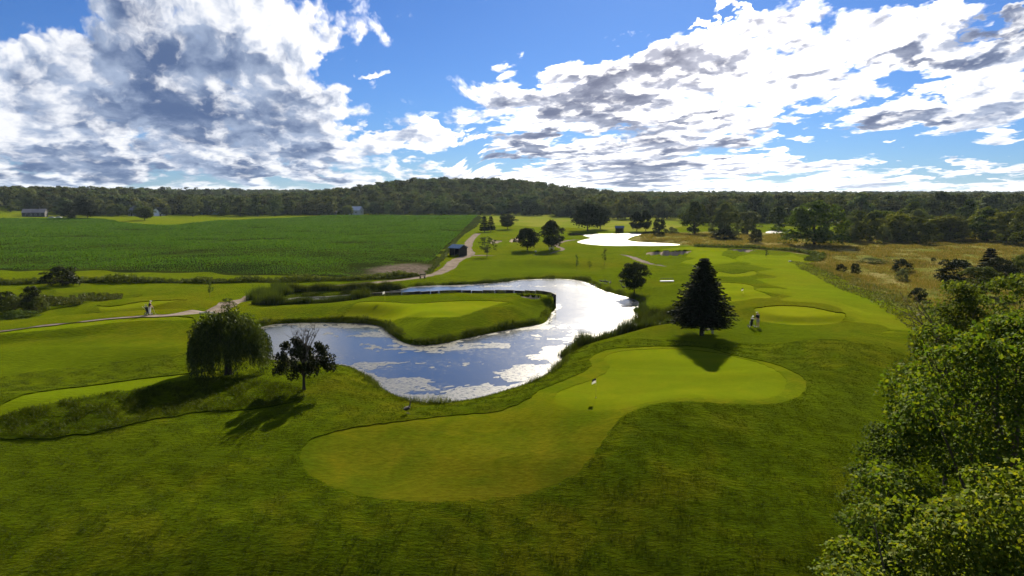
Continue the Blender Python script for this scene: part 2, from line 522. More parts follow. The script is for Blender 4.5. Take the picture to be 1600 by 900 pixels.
MEADOW_PX = [(1090, 387), (1062, 383.5), (1064, 381), (1035, 379), (1000, 377.5), (984, 375), (986, 371), (996, 368), (1010, 366.5), (1100, 362), (1180, 362), (1300, 366), (1420, 362), (1600, 356), (1900, 352), (2400, 350), (2600, 500), (1900, 640),
             (1700, 640), (1600, 580), (1520, 535), (1440, 492), (1392, 474), (1340, 447), (1290, 421), (1262, 407), (1280, 402), (1250, 396.5), (1205, 392), (1182, 391), (1180, 389), (1140, 388)]
LEFTWILD_PX = [(-300, 470), (0, 462), (60, 452), (120, 458), (190, 462), (215, 464), (160, 472), (100, 482), (60, 489), (0, 499), (-300, 530)]
FAROPEN_PX = [(752, 336), (757, 342), (757, 350), (800, 352), (900, 357), (1000, 362), (1060, 360), (1060, 334), (1000, 333), (900, 334), (800, 334.5)]


def level(px, py):
    x, y = at(px, py)
    return gz(x, y)


for pts, c, soft, lift in ((GREEN_PX, (1050, 590), 7, .1), (TEE_A_PX, (230, 478), 3, .15), (TEE_B_PX, (150, 510), 3, .15), (PEN_PX, (690, 484), 4, .35), (R1_PX, (1250, 493), 3, .2), (R2_PX, (1140, 457), 4, .1)):
    A = Area(outline(pts, 0, 3), 12, 12)
    x, y = at(*c)
    LEVELS.append((A, float(height(x, y)) + lift, soft))


def gout(pts, n=5):
    return spline(ground_pts(pts)[:, :2], True, n)


def strip(pts, n=5):
    P = spline(ground_pts(pts)[:, :2], False, n)
    W = np.interp(np.linspace(0, len(pts) - 1, len(P)), np.arange(len(pts)), [w for _, _, w in pts])
    return Track(P, W)


PATH_PX = [(-80, 524, .6), (0, 517.5, .7), (70, 508, .7), (130, 502, .8), (190, 496, 1.2), (230, 493.5, 1.8), (270, 492, 2.4), (310, 489, 2.9), (345, 482, 3.0), (375, 470, 2.7), (400, 461, 2.4), (430, 455, 2.1), (470, 450.5, 2.2), (520, 446, 2.2), (570, 442.5, 2.2),
           (620, 437.5, 2.4), (655, 433, 2.6), (680, 428, 3.0), (697, 421, 3.0), (706, 413, 3.0), (714, 406, 3.0), (728, 400.5, 3.2), (735, 396, 2.6), (731, 389, 2.6), (733, 379, 2.8), (740, 370, 2.8), (748, 364.5, 2.8)]
SIDE_PATHS = [
    [(728, 400.5, 2.6), (745, 399, 2.2), (775, 399.6, 1.2), (810, 399.5, .9), (840, 398, .9), (865, 394, 1.2), (880, 389, 1.2), (868, 383, 1.8), (880, 377.5, 1.8), (905, 374, 1.2)],
    [(968, 397.5, 1.0), (982, 400, 1.6), (994, 404, 2.2), (1006, 409, 2.0), (1020, 412.5, 1.4), (1040, 415.5, 1.0)],
]


# ------------------------------------------------------------------ the ground, cut along the outlines of what lies on it
def polar_sheet():
    p = np.concatenate([np.array([1.2, 1.8, 2.6, 3.6, 5, 7]), np.arange(9, 60, .8), np.arange(60, 200, 1.0), np.arange(200, 420, 1.6), np.arange(420, 640, 3.0), np.arange(640, 1500, 20), [2200, 4000, 9000]])
    r = FPX * CAM_H / p[::-1]
    a = np.concatenate([np.arange(-180, -60, 3.0), np.arange(-60, -44, .6), np.arange(-44, 44, .17), np.arange(44, 60, .6), np.arange(60, 180, 3.0)])
    a = np.radians(a)
    rr, aa = np.meshgrid(r, a, indexing='ij')
    X, Y = rr * np.sin(aa), rr * np.cos(aa)
    nr, na = rr.shape
    idx = np.arange(nr * na).reshape(nr, na)
    nxt = np.roll(idx, -1, 1)
    q = np.stack([idx[:-1], nxt[:-1], nxt[1:], idx[1:]], -1).reshape(-1, 4)
    # winding: r grows with row, azimuth turns clockwise seen from above
    T = np.concatenate([q[:, [0, 2, 1]], q[:, [0, 3, 2]]])
    c = np.array([[0.0, 0.0]])
    V = np.concatenate([np.stack([X.ravel(), Y.ravel()], 1), c])
    ci = len(V) - 1
    fan = np.stack([np.full(na, ci), nxt[0], idx[0]], 1)[:, [0, 2, 1]]
    return V, np.concatenate([T, fan])


def cut(V, F, field):
    """split the triangles along field = 0: returns V grown, inside faces, outside faces, contour edges"""
    used = np.unique(F)
    s = np.full(len(V), 9.0)
    s[used] = field(V[used, 0], V[used, 1])
    s[s == 0] = -1e-9
    neg = s < 0
    cnt = neg[F].sum(1)
    ins, outs = F[cnt == 3], F[cnt == 0]
    one, two = F[cnt == 1], F[cnt == 2]
    if len(one) + len(two) == 0:
        return V, ins, outs, np.zeros((0, 2), int)

    def turn(T, flag):
        k = np.argmax(flag, 1)
        r = np.arange(len(T))
        return np.stack([T[r, k], T[r, (k + 1) % 3], T[r, (k + 2) % 3]], 1)
    one = turn(one, neg[one])
    two = turn(two, ~neg[two])
    al = np.concatenate([one, two])
    E = np.concatenate([al[:, [0, 1]], al[:, [0, 2]]])
    Es = np.sort(E, 1)
    key, inv = np.unique(Es, axis=0, return_inverse=True)
    inv = inv.ravel()
    t = s[key[:, 0]] / (s[key[:, 0]] - s[key[:, 1]])
    t = np.clip(t, .02, .98)
    nv = V[key[:, 0]] + (V[key[:, 1]] - V[key[:, 0]]) * t[:, None]
    base = len(V)
    V = np.concatenate([V, nv])
    m = len(al)
    ab, ac = base + inv[:m], base + inv[m:]
    tip = np.stack([al[:, 0], ab, ac], 1)
    q1 = np.stack([ab, al[:, 1], al[:, 2]], 1)
    q2 = np.stack([ab, al[:, 2], ac], 1)
    n1 = len(one)
    ins = np.concatenate([ins, tip[:n1], q1[n1:], q2[n1:]])
    outs = np.concatenate([outs, q1[:n1], q2[:n1], tip[n1:]])
    # contour, walked with the inside on the left
    edges = np.concatenate([np.stack([ab[:n1], ac[:n1]], 1), np.stack([ac[n1:], ab[n1:]], 1)])
    return V, ins, outs, edges


def mesh_obj(name, verts, faces, mat=None, parent=None, smooth_shade=True):
    me = bpy.data.meshes.new(name)
    verts = np.asarray(verts, np.float32)
    faces = np.asarray(faces, np.int32)
    k = faces.shape[1]
    me.vertices.add(len(verts))
    me.vertices.foreach_set('co', verts.ravel())
    me.loops.add(faces.size)
    me.loops.foreach_set('vertex_index', faces.ravel())
    me.polygons.add(len(faces))
    me.polygons.foreach_set('loop_start', np.arange(0, faces.size, k, dtype=np.int32))
    me.polygons.foreach_set('loop_total', np.full(len(faces), k, np.int32))
    me.update(calc_edges=True)
    if smooth_shade:
        me.polygons.foreach_set('use_smooth', np.ones(len(faces), bool))
    if mat:
        me.materials.append(mat)
    o = bpy.data.objects.new(name, me)
    COL.objects.link(o)
    if parent:
        o.parent = parent
    return o


def tag(o, label=None, cat=None, group=None, kind=None):
    if label:
        o['label'] = label
    if cat:
        o['category'] = cat
    if group:
        o['group'] = group
    if kind:
        o['kind'] = kind
    return o


# ------------------------------------------------------------------ materials of the ground
def new_mat(name):
    m = bpy.data.materials.new(name)
    m.use_nodes = True
    m.node_tree.nodes.clear()
    return m, NT(m.node_tree)


def finish(t, shader):
    t.n('ShaderNodeOutputMaterial', Surface=shader)


def grass_mat(name, lush, dry, deep, bump=.5, grain=7.0, patch=.5, dryness=.5, stripes=None, sheen=.5, dist=.05, sheen_tint=(.30, .38, .006)):
    m, t = new_mat(name)
    g = t.n('ShaderNodeNewGeometry')
    P = t.mapping(g.outputs['Position'], scale=(1, 1, 0))
    big = t.noise(P, .035, 4, .55, .6)
    mid = t.noise(P, .32, 5, .62, .8)
    flat = t.mapping(P, rot=(0, 0, .25), scale=(.6, 1.5, 1))
    fine = t.noise(flat, grain * .45, 5, .7)
    col = t.mix(t.ss(mid, .36, .66), c4(deep), c4(lush))
    dryf = t.m('MULTIPLY', t.ss(t.m('MULTIPLY_ADD', mid, .45, t.m('MULTIPLY', big, .75)), .57 - .12 * dryness, .76), .9)
    col = t.mix(dryf, col, c4(dry))
    if stripes:
        st = t.mapping(P, rot=(0, 0, stripes[0]), scale=(stripes[1],) * 3)
        wv = t.n('ShaderNodeTexWave', {'wave_type': 'BANDS', 'bands_direction': 'X', 'wave_profile': 'SIN'}, Vector=st, Scale=1.0, Distortion=.6, Detail=1.0)
        col = t.mix(t.m('MULTIPLY', t.ss(wv.outputs['Fac'], .3, .7), stripes[2]), col, c4(deep))
    tone = t.ss(t.noise(t.mapping(P, rot=(0, 0, .4), scale=(.5, 1.4, 1)), .11, 4, .6, .7), .3, .7, .80, 1.18)
    val = t.m('MULTIPLY', tone, t.ss(fine, .25, .75, 1 - patch, 1 + patch * .6))
    hsv = t.n('ShaderNodeHueSaturation', Value=val, Color=col)
    h = t.noise(flat, grain, 4, .75)
    bm = t.n('ShaderNodeBump', Strength=bump, Distance=dist, Height=t.m('ADD', h, t.m('MULTIPLY', fine, 1.6)))
    d = t.n('ShaderNodeBsdfDiffuse', Color=hsv.outputs[0], Roughness=0.0, Normal=bm.outputs[0])
    # low light caught by the blade tips
    sh = t.n('ShaderNodeBsdfSheen', Color=c4([c * sheen for c in sheen_tint]), Roughness=.4, Normal=bm.outputs[0])
    b = t.n('ShaderNodeAddShader', i0=d.outputs[0], i1=sh.outputs[0])
    finish(t, b.outputs[0])
    return m


M = {}
M['rough'] = grass_mat('rough_grass', (.0290, .0465, .0015), (.050, .043, .0028), (.0140, .0275, .0013), bump=1.0, grain=5.0, patch=.6, dryness=.1, dist=.14, sheen=.55)
M['mound'] = grass_mat('unmown_grass', (0.0270, 0.0460, 0.0020), (0.0414, 0.0440, 0.0040), (0.0108, 0.0230, 0.0015), bump=1.0, grain=4.0, patch=.7, dist=.2, sheen=.40)
M['fairway'] = grass_mat('fairway_grass', (.0360, .0555, .0017), (.058, .054, .003), (.0270, .0450, .0015), bump=.7, grain=5.0, patch=.42, stripes=(.5, .9, .16), sheen=.6, dist=.08)
M['fringe'] = grass_mat('fringe_grass', (.0440, .0590, .0020), (.074, .058, .0035), (.0230, .0390, .0016), bump=.55, grain=7.0, patch=.4, dryness=.7, stripes=(1.1, .8, .10), sheen=.45, dist=.05)
M['green'] = grass_mat('green_grass', (0.0522, 0.0680, 0.0020), (0.0720, 0.0700, 0.0030), (0.0423, 0.0600, 0.0018), bump=.3, grain=11.0, patch=.2, dryness=.6, stripes=(.9, 1.2, .12), sheen=.45, dist=.03)
M['meadow'] = grass_mat('meadow_grass', (.064, .088, .006), (.17, .130, .060), (.036, .056, .004), bump=1.0, grain=2.2, patch=.5, dryness=.7, sheen=.5, dist=.3, sheen_tint=(.48, .45, .14))
M['pasture'] = grass_mat('pasture_grass', (.062, .078, .010), (.115, .095, .026), (.046, .064, .008), bump=.5, grain=2.0, patch=.25, dryness=.9, sheen=.45, dist=.1)


def sand_mat():
    m, t = new_mat('bunker_sand')
    P = t.n('ShaderNodeNewGeometry').outputs['Position']
    n = t.noise(P, 1.2, 5, .6)
    col = t.mix(n, (.20, .165, .12, 1), (.30, .25, .19, 1))
    bm = t.n('ShaderNodeBump', Strength=.4, Distance=.04, Height=t.noise(P, 9, 4, .6))
    b = t.n('ShaderNodeBsdfDiffuse', Color=col, Normal=bm.outputs[0])
    finish(t, b.outputs[0])
    return m


def gravel_mat():
    m, t = new_mat('gravel')
    P = t.n('ShaderNodeNewGeometry').outputs['Position']
    n = t.noise(P, .7, 5, .65)
    f = t.noise(P, 9, 3, .6)
    col = t.mix(t.ss(n, .3, .7), (.12, .095, .072, 1), (.21, .18, .15, 1))
    col = t.mix(t.m('MULTIPLY', t.ss(f, .4, .7), .35), col, (.09, .07, .055, 1))
    bm = t.n('ShaderNodeBump', Strength=.6, Distance=.03, Height=t.noise(P, 14, 4, .7))
    b = t.n('ShaderNodeBsdfDiffuse', Color=col, Normal=bm.outputs[0])
    finish(t, b.outputs[0])
    return m


def soil_mat():
    """the crop field: soil with weeds, washed out and muddy in its low corner"""
    m, t = new_mat('field_soil')
    P = t.n('ShaderNodeNewGeometry').outputs['Position']
    n = t.noise(P, .06, 5, .6, .5)
    f = t.noise(P, 1.4, 5, .7)
    col = t.mix(t.ss(n, .35, .65), (.010, .016, .004, 1), (.022, .030, .004, 1))  # soil tones lowered to paint in the shade between the crop rows
    mx, my = at(632, 419)
    d = t.n('ShaderNodeVectorMath', {'operation': 'LENGTH'}, i0=t.mapping(P, loc=(-mx / 9, -my / 11, 0), scale=(1 / 9, 1 / 11, 0))).outputs['Value']
    mud = t.ss(t.m('MULTIPLY_ADD', n, -1.6, t.m('ADD', d, .8)), 1.25, .45)
    mudc = t.mix(t.ss(f, .35, .7), (.060, .048, .036, 1), (.125, .105, .088, 1))
    col = t.mix(mud, col, mudc)
    bm = t.n('ShaderNodeBump', Strength=.8, Distance=.2, Height=f)
    b = t.n('ShaderNodeBsdfDiffuse', Color=col, Normal=bm.outputs[0])
    finish(t, b.outputs[0])
    return m


M['sand'], M['gravel'], M['soil'] = sand_mat(), gravel_mat(), soil_mat()

V, F = polar_sheet()
A = {k: Area(gout(p)) for k, p in dict(green=GREEN_PX, fringe=FRINGE_PX, tee_a=TEE_A_PX, tee_b=TEE_B_PX, pen=PEN_PX, r1=R1_PX, r2=R2_PX, r3=R3_PX, r4=R4_PX, fair=FAIR_PX, strip=STRIP_PX, mound=MOUNDROUGH_PX, wild=LEFTWILD_PX).items()}
A['field'] = Area(spline([at(*p) for p in FIELD_PX], True, 3), 40, 40)
A['meadow'] = Area(spline([at(*p) for p in MEADOW_PX], True, 3), 40, 40)
A['open'] = Area(spline([at(*p) for p in FAROPEN_PX], True, 3), 40, 40)
MAIN_PATH = strip(PATH_PX)
SIDES = [strip(p) for p in SIDE_PATHS]


def wob(area, amp, wl, seed=0):
    return lambda x, y: area.sd(x, y) + amp * wave_noise(x, y, wl, seed)


# name, field, material, depth below the rough, rim level, label
CUTS = [('bunker', BUNKERS[k].sd, 'sand', .06, 0.0) for k in BUNKERS]
CUTS += [('cart_path', wob(MAIN_PATH, .12, 3.0), 'gravel', .03, 0.0), ('foot_path', wob(SIDES[0], .1, 3.0), 'gravel', .03, 0.0), ('foot_path', wob(SIDES[1], .1, 3.0), 'gravel', .03, 0.0)]
CUTS += [('putting_green', wob(A['green'], 0.05, .9), 'green', .075, -.05), ('green_fringe', wob(A['fringe'], 0.06, .9), 'fringe', .05, 0.0)]
CUTS += [('tee_box', wob(A['tee_a'], 0.08, .9), 'fairway', .10, 0.0), ('tee_box', wob(A['tee_b'], 0.08, .9), 'fairway', .10, 0.0), ('putting_green', wob(A['pen'], 0.08, .9), 'green', .05, 0.0), ('putting_green', wob(A['r1'], 0.08, .9), 'green', .10, 0.0), ('putting_green', wob(A['r2'], 0.1, .9), 'green', .05, 0.0),
         ('putting_green', wob(A['r3'], 0.12, .9), 'green', .06, 0.0), ('putting_green', wob(A['r4'], 0.15, .9), 'green', .03, 0.0), ('fairway', wob(A['fair'], 1.4, 7.0), 'fairway', .02, 0.0)]
CUTS += [('fairway', wob(A['strip'], 0.07, .9), 'fairway', .09, 0.0), ('crop_field', wob(A['field'], .8, 12.0), 'soil', .02, 0.0), ('meadow', wob(A['meadow'], 1.6, 10.0), 'meadow', -.0, 0.0), ('pasture', wob(A['open'], 2.5, 40.0), 'pasture', 0.0, 0.0),
         ('unmown_mound', wob(A['mound'], .12, 1.6), 'mound', -.07, 0.0), ('weedy_bank', wob(A['wild'], .6, 5.0), 'mound', -.1, 0.0)]
pieces = []
skirts = []
for nme, fld, mt, dep, rim in CUTS:
    V, ins, F, edges = cut(V, F, fld)
    pieces.append((nme, ins, mt, dep))
    if len(edges):
        skirts.append((edges, max(rim, -dep), -.22))
pieces.append(('ground', F, 'rough', 0.0))
Z = height(V[:, 0], V[:, 1])
V3 = np.column_stack([V, Z])
for nme, fc, mt, dep in pieces:
    if len(fc) == 0:
        continue
    ids, inv = np.unique(fc, return_inverse=True)
    vv = V3[ids].copy()
    vv[:, 2] -= dep
    ff = inv.reshape(-1, 3)
    if nme == 'ground':
        extra_v, extra_f, off = [], [], len(vv)
        for e, top, bot in skirts:
            a, b = V3[e[:, 0]], V3[e[:, 1]]
            n = len(e)
            ring = np.concatenate([a + [0, 0, top], b + [0, 0, top], b + [0, 0, bot], a + [0, 0, bot]])
            i = np.arange(n) + off
            extra_v.append(ring)
            extra_f.append(np.stack([i, i + n, i + 2 * n], 1))
            extra_f.append(np.stack([i, i + 2 * n, i + 3 * n], 1))
            off += 4 * n
        vv = np.concatenate([vv] + extra_v)
        ff = np.concatenate([ff] + extra_f)
    tag(mesh_obj(nme, vv, ff, M[mt]), kind='structure')
del V3, Z, V


# ------------------------------------------------------------------ water
def water_shader(t, P, rough=.18):
    fl = t.mapping(P, rot=(0, 0, .2), scale=(.7, 1.4, 1))
    ripple = t.m('ADD', t.noise(fl, 2.6, 3, .55), t.m('MULTIPLY', t.noise(fl, 9.0, 2, .5), .3))
    bm = t.n('ShaderNodeBump', Strength=.035, Distance=.1, Height=ripple)
    w = t.n('ShaderNodeBsdfPrincipled', Base_Color=(.004, .010, .022, 1), Roughness=rough, IOR=1.75, Normal=bm.outputs[0])
    w.inputs['Specular IOR Level'].default_value = .7
    return w


def weed_shader(t, P, rough=.45):
    a = t.noise(P, 1.1, 6, .7, .4)
    b_ = t.noise(P, 6.0, 5, .75)
    col = t.mix(t.ss(a, .3, .7), (.085, .086, .058, 1), (.150, .140, .108, 1))
    col = t.mix(t.ss(b_, .52, .70), col, (.040, .046, .030, 1))
    bm = t.n('ShaderNodeBump', Strength=.4, Distance=.03, Height=b_)
    d = t.n('ShaderNodeBsdfDiffuse', Color=col, Normal=bm.outputs[0])
    g = t.n('ShaderNodeBsdfGlossy', Color=(1, 1, 1, 1), Roughness=.32, Normal=bm.outputs[0])
    return t.n('ShaderNodeMixShader', i0=.12, i1=d.outputs[0], i2=g.outputs[0])


def water_mat(name, speck, rough=.18):
    m, t = new_mat(name)
    P = t.n('ShaderNodeNewGeometry').outputs['Position']
    w = water_shader(t, P, rough)
    # scraps of floating weed
    f = t.noise(t.mapping(P, scale=(1.0, 1.5, 1)), 1.9, 9, .78, .3)
    big = t.noise(P, .09, 3, .5, .5)
    mask = t.ss(t.m('MULTIPLY_ADD', big, .45, f), .78 - speck, .93 - speck)
    mixs = t.n('ShaderNodeMixShader', i0=t.m('MULTIPLY', mask, .38), i1=w.outputs[0], i2=weed_shader(t, P).outputs[0])
    finish(t, mixs.outputs[0])
    return m


def algae_mat():
    m, t = new_mat('floating_algae')
    P = t.n('ShaderNodeNewGeometry').outputs['Position']
    f = t.noise(t.mapping(P, scale=(1.0, 1.4, 1)), 2.2, 9, .78, .3)
    mixs = t.n('ShaderNodeMixShader', i0=t.ss(f, .36, .54, .10, .85), i1=water_shader(t, P).outputs[0], i2=weed_shader(t, P).outputs[0])
    finish(t, mixs.outputs[0])
    return m


M['water'], M['farwater'], M['algae'] = water_mat('pond_water', .045), water_mat('far_pond_water', .03, .22), algae_mat()


def flat_sheet(area, grow, step):
    lo, hi = area.P.min(0) - grow - step, area.P.max(0) + grow + step
    xs, ys = np.arange(lo[0], hi[0], step), np.arange(lo[1], hi[1], step)
    X, Y = np.meshgrid(xs, ys, indexing='ij')
    idx = np.arange(X.size).reshape(X.shape)
    q = np.stack([idx[:-1, :-1], idx[1:, :-1], idx[1:, 1:], idx[:-1, 1:]], -1).reshape(-1, 4)
    T = np.concatenate([q[:, [0, 1, 2]], q[:, [0, 2, 3]]])
    W, ins, _, _ = cut(np.stack([X.ravel(), Y.ravel()], 1), T, lambda x, y: area.sd(x, y) - grow)
    return W, ins


def put_flat(name, W, f, z, mat):
    ids, inv = np.unique(f, return_inverse=True)
    return tag(mesh_obj(name, np.column_stack([W[ids], np.full(len(ids), z)]), inv.reshape(-1, 3), mat), kind='structure')


# weed mats grow from the banks: thick along the near shore and round the point
MATS = [(612, 602, 3.6, 3.0), (655, 624, 5.5, 1.8), (590, 522, 3.6, 1.5), (540, 508, 8, 1.6), (700, 540, 6, 1.5), (650, 545, 3.6, 1.3), (566, 569, 3.6, .6), (430, 560, 5, 2.2), (520, 572, 3, 1.0), (780, 612, 7, 1.8), (850, 582, 4.0, 3.2), (900, 555, 4.5, 3.6), (960, 528, 7, 2.6),
        (820, 512, 8, 1.5), (500, 471, 9, 2.0), (700, 447, 10, .9)]
MATS = [(*at(a, b, WATER_Z), c, d) for a, b, c, d in MATS]


def algae_field(x, y):
    d = POND.sd(x, y)
    n = wave_noise(x, y, 4.5, 3) * .5 + wave_noise(x, y, 1.6, 4) * .42 + wave_noise(x, y, .8, 5) * .35
    best = -(d + .7 + .5 * n)      # a narrow rim along the bank
    for mx, my, rx, ry in MATS:
        q = (np.hypot((x - mx) / rx, (y - my) / ry) - 1) * min(rx, ry) + n * 1.1
        best = np.minimum(best, q)
    return best


W, ins = flat_sheet(POND, 1.2, .36)
W, mats, open_water, _ = cut(W, ins, algae_field)
put_flat('pond_water', W, open_water, WATER_Z, M['water'])
al = put_flat('floating_algae', W, mats, WATER_Z + .006, M['algae'])
tag(al, 'pale grey mats of algae floating along the banks of the near pond', 'algae', kind='stuff')
W, ins = flat_sheet(FARPOND, 1.5, 1.5)
put_flat('far_pond_water', W, ins, FAR_WATER_Z, M['farwater'])
W, ins = flat_sheet(CREEK, 1.5, 1.5)
put_flat('creek_water', W, ins, FAR_WATER_Z, M['farwater'])

# ------------------------------------------------------------------ foliage
def leaf_mat(name, cols, trans=.35, gloss=.12, rough=.5, tw=1.0, var=1.0):
    """leaves: every leaf its own tint, light comes through them"""
    m, t = new_mat(name)
    g = t.n('ShaderNodeNewGeometry')
    r = g.outputs['Random Per Island']
    ob = t.n('ShaderNodeObjectInfo').outputs['Random']
    ramp = t.n('ShaderNodeValToRGB', i0=r)
    cr = ramp.color_ramp
    cr.elements[0].position, cr.elements[0].color = 0.0, c4(cols[0])
    cr.elements[1].position, cr.elements[1].color = 1.0, c4(cols[-1])
    for i, c in enumerate(cols[1:-1]):
        e = cr.elements.new((i + 1) / (len(cols) - 1))
        e.color = c4(c)
    hs = t.n('ShaderNodeHueSaturation', Hue=t.ss(t.m('FRACT', t.m('MULTIPLY', ob, 7.31)), 0, 1, .5 - .015 * var, .5 + .015 * var), Value=t.ss(ob, 0, 1, 1 - .22 * var, 1 + .24 * var), Color=ramp.outputs[0])
    d = t.n('ShaderNodeBsdfDiffuse', Color=hs.outputs[0])
    tc = t.mix(1.0, hs.outputs[0], (1.25 * tw, 1.15 * tw, .45 * tw, 1), 'MULTIPLY')
    tr = t.n('ShaderNodeBsdfTranslucent', Color=tc)
    mx = t.n('ShaderNodeMixShader', i0=trans, i1=d.outputs[0], i2=tr.outputs[0])
    gl = t.n('ShaderNodeBsdfGlossy', Color=(.9, .95, .85, 1), Roughness=rough)
    mx2 = t.n('ShaderNodeMixShader', i0=gloss, i1=mx.outputs[0], i2=gl.outputs[0])
    finish(t, mx2.outputs[0])
    return m


def bark_mat(name, a, b):
    m, t = new_mat(name)
    P = t.n('ShaderNodeTexCoord').outputs['Object']
    n = t.noise(t.mapping(P, scale=(6, 6, 1.2)), 3.0, 4, .65)
    bm = t.n('ShaderNodeBump', Strength=.7, Distance=.03, Height=n)
    d = t.n('ShaderNodeBsdfDiffuse', Color=t.mix(n, c4(a), c4(b)), Normal=bm.outputs[0])
    finish(t, d.outputs[0])
    return m


M['bark'] = bark_mat('bark', (.045, .035, .027), (.12, .10, .08))
M['bark_dark'] = bark_mat('dark_bark', (.025, .02, .016), (.07, .055, .045))
M['leaf_dark'] = leaf_mat('dark_leaves', [(.008, .013, .003), (.015, .022, .004), (.026, .034, .006)], trans=.14, gloss=.01)
M['leaf_mid'] = leaf_mat('green_leaves', [(.026, .044, .006), (.046, .070, .009), (.070, .094, .013)], trans=.32, gloss=.010)
M['leaf_olive'] = leaf_mat('olive_leaves', [(.042, .062, .008), (.074, .096, .012), (.108, .124, .019)], trans=.36, gloss=.010)
M['leaf_grey'] = leaf_mat('grey_green_leaves', [(.044, .060, .022), (.076, .094, .034), (.108, .122, .050)], trans=.32, gloss=.012)
M['leaf_fore'] = leaf_mat('maple_leaves', [(.040, .074, .006), (.058, .096, .007), (.076, .116, .008), (.098, .132, .010), (.135, .148, .012)], trans=.46, gloss=.006, rough=.6)
M['leaf_fore2'] = leaf_mat('ash_leaves', [(.028, .056, .007), (.042, .074, .009), (.060, .092, .012), (.080, .106, .016)], trans=.42, gloss=.006, rough=.6)
M['leaf_gold'] = leaf_mat('turning_leaves', [(.11, .10, .006), (.20, .14, .008), (.28, .155, .010)], trans=.45, gloss=.02, rough=.55)
M['needle'] = leaf_mat('spruce_needles', [(.004, .007, .003), (.008, .012, .005), (.014, .019, .008)], trans=.05, gloss=.008)
M['willow'] = leaf_mat('willow_leaves', [(.014, .024, .003), (.026, .040, .004), (.046, .062, .007)], trans=.3, gloss=.012)
M['forest'] = leaf_mat('wood_leaves', [(.036, .052, .022), (.052, .068, .028), (.070, .086, .030)], trans=.24, gloss=.008, var=2.2)
M['reed'] = leaf_mat('reed_blades', [(.014, .026, .003), (.030, .048, .005), (.056, .072, .010)], trans=.35, gloss=.012)
M['blade'] = leaf_mat('grass_blades', [(.020, .034, .0014), (.034, .050, .002), (.050, .062, .0024)], trans=.35, gloss=.006)
M['tall'] = leaf_mat('tall_grass_blades', [(.055, .072, .006), (.10, .098, .020), (.19, .150, .065)], trans=.4, gloss=.008)
M['weed'] = leaf_mat('weed_leaves', [(.024, .040, .005), (.046, .064, .008), (.080, .090, .014)], trans=.32, gloss=.012)
M['crop'] = leaf_mat('crop_leaves', [(.034, .105, .008), (.052, .142, .010), (.078, .170, .015)], trans=.32, gloss=.004, rough=.6)


def unit(v):
    return v / np.maximum(np.linalg.norm(v, axis=-1, keepdims=True), 1e-9)


def leaves(r, C, size, aspect=.55, axis=None, droop=0.0, jitter=1.0, fold=.25, up=0.0, out=None):
    """one folded diamond per point: returns verts, quads"""
    n = len(C)
    rnd = r.normal(size=(n, 3))
    ax = unit(rnd if axis is None else axis + rnd * .35 * jitter)
    ax[:, 2] -= droop
    ax = unit(ax)
    o = r.normal(size=(n, 3))
    o[:, 2] += up
    if out is not None:
        o = o * .55 + out * 1.6
    side = unit(np.cross(ax, o))
    nor = np.cross(side, ax)
    L = (np.asarray(size) * r.uniform(.65, 1.35, n))[:, None]
    Wd = L * aspect
    a = C - ax * L * .5
    b = C + side * Wd * .5 + nor * Wd * fold
    c = C + ax * L * .5
    d = C - side * Wd * .5 + nor * Wd * fold
    Vt = np.stack([a, b, c, d], 1).reshape(-1, 3)
    return Vt, np.arange(4 * n).reshape(n, 4)


def tube(path, rad, sides=6):
    P = np.asarray(path, float)
    n = len(P)
    T = unit(np.gradient(P, axis=0))
    ref = np.array([.31, .17, .93]) if abs(T[0, 2]) < .9 else np.array([1.0, .1, 0])
    U = unit(np.cross(T, ref))
    Wv = np.cross(T, U)
    a = np.arange(sides) * 2 * math.pi / sides
    ring = P[:, None] + np.asarray(rad)[:, None, None] * (np.cos(a)[None, :, None] * U[:, None] + np.sin(a)[None, :, None] * Wv[:, None])
    Vt = ring.reshape(-1, 3)
    i = np.arange(n * sides).reshape(n, sides)
    j = np.roll(i, -1, 1)
    Fq = np.stack([i[:-1], j[:-1], j[1:], i[1:]], -1).reshape(-1, 4)
    return Vt, Fq


class Bag:
    def __init__(self):
        self.v, self.f, self.n = [], [], 0

    def add(self, vf):
        v, f = vf
        self.v.append(v)
        self.f.append(f + self.n)
        self.n += len(v)

    def get(self):
        return np.concatenate(self.v), np.concatenate(self.f)


def curve(a, b, sag, r, n=6):
    t = np.linspace(0, 1, n)[:, None]
    mid = (a + b) / 2 + np.array([0, 0, sag]) + r.normal(size=3) * np.linalg.norm(b - a) * .05
    return (1 - t) ** 2 * a + 2 * t * (1 - t) * mid + t * t * b


def crown_points(r, H, R_, base, K, shape):
    """centres and radii of the leaf clumps of a crown that stands between base and H"""
    out = []
    lo, hi = base, H
    while len(out) < K:
        u = r.uniform(0, 1)
        z = lo + (hi - lo) * u
        if shape == 'round':
            prof = math.sqrt(max(0, 1 - (2 * u - 1) ** 2)) ** .8
        elif shape == 'oval':
            prof = max(0, math.sin(math.pi * u ** .8)) ** .65
        elif shape == 'spread':
            prof = (1 - u ** 2.6) ** .5 * (.55 + .45 * min(1, u / .25))
        elif shape == 'bush':
            prof = (1 - u ** 2.2) ** .5
        else:
            prof = math.sqrt(max(0, 1 - (2 * u - 1) ** 2)) ** .7
        a = r.uniform(0, 6.283)
        lobes = 1 + .16 * math.sin(3 * a + 2.1 * u * 3) + .10 * math.sin(5 * a - 4 * u)
        q = r.uniform(0, 1) ** .42
        rad = R_ * prof * lobes * q
        out.append((rad * math.cos(a), rad * math.sin(a), z, q))
    return np.array(out)


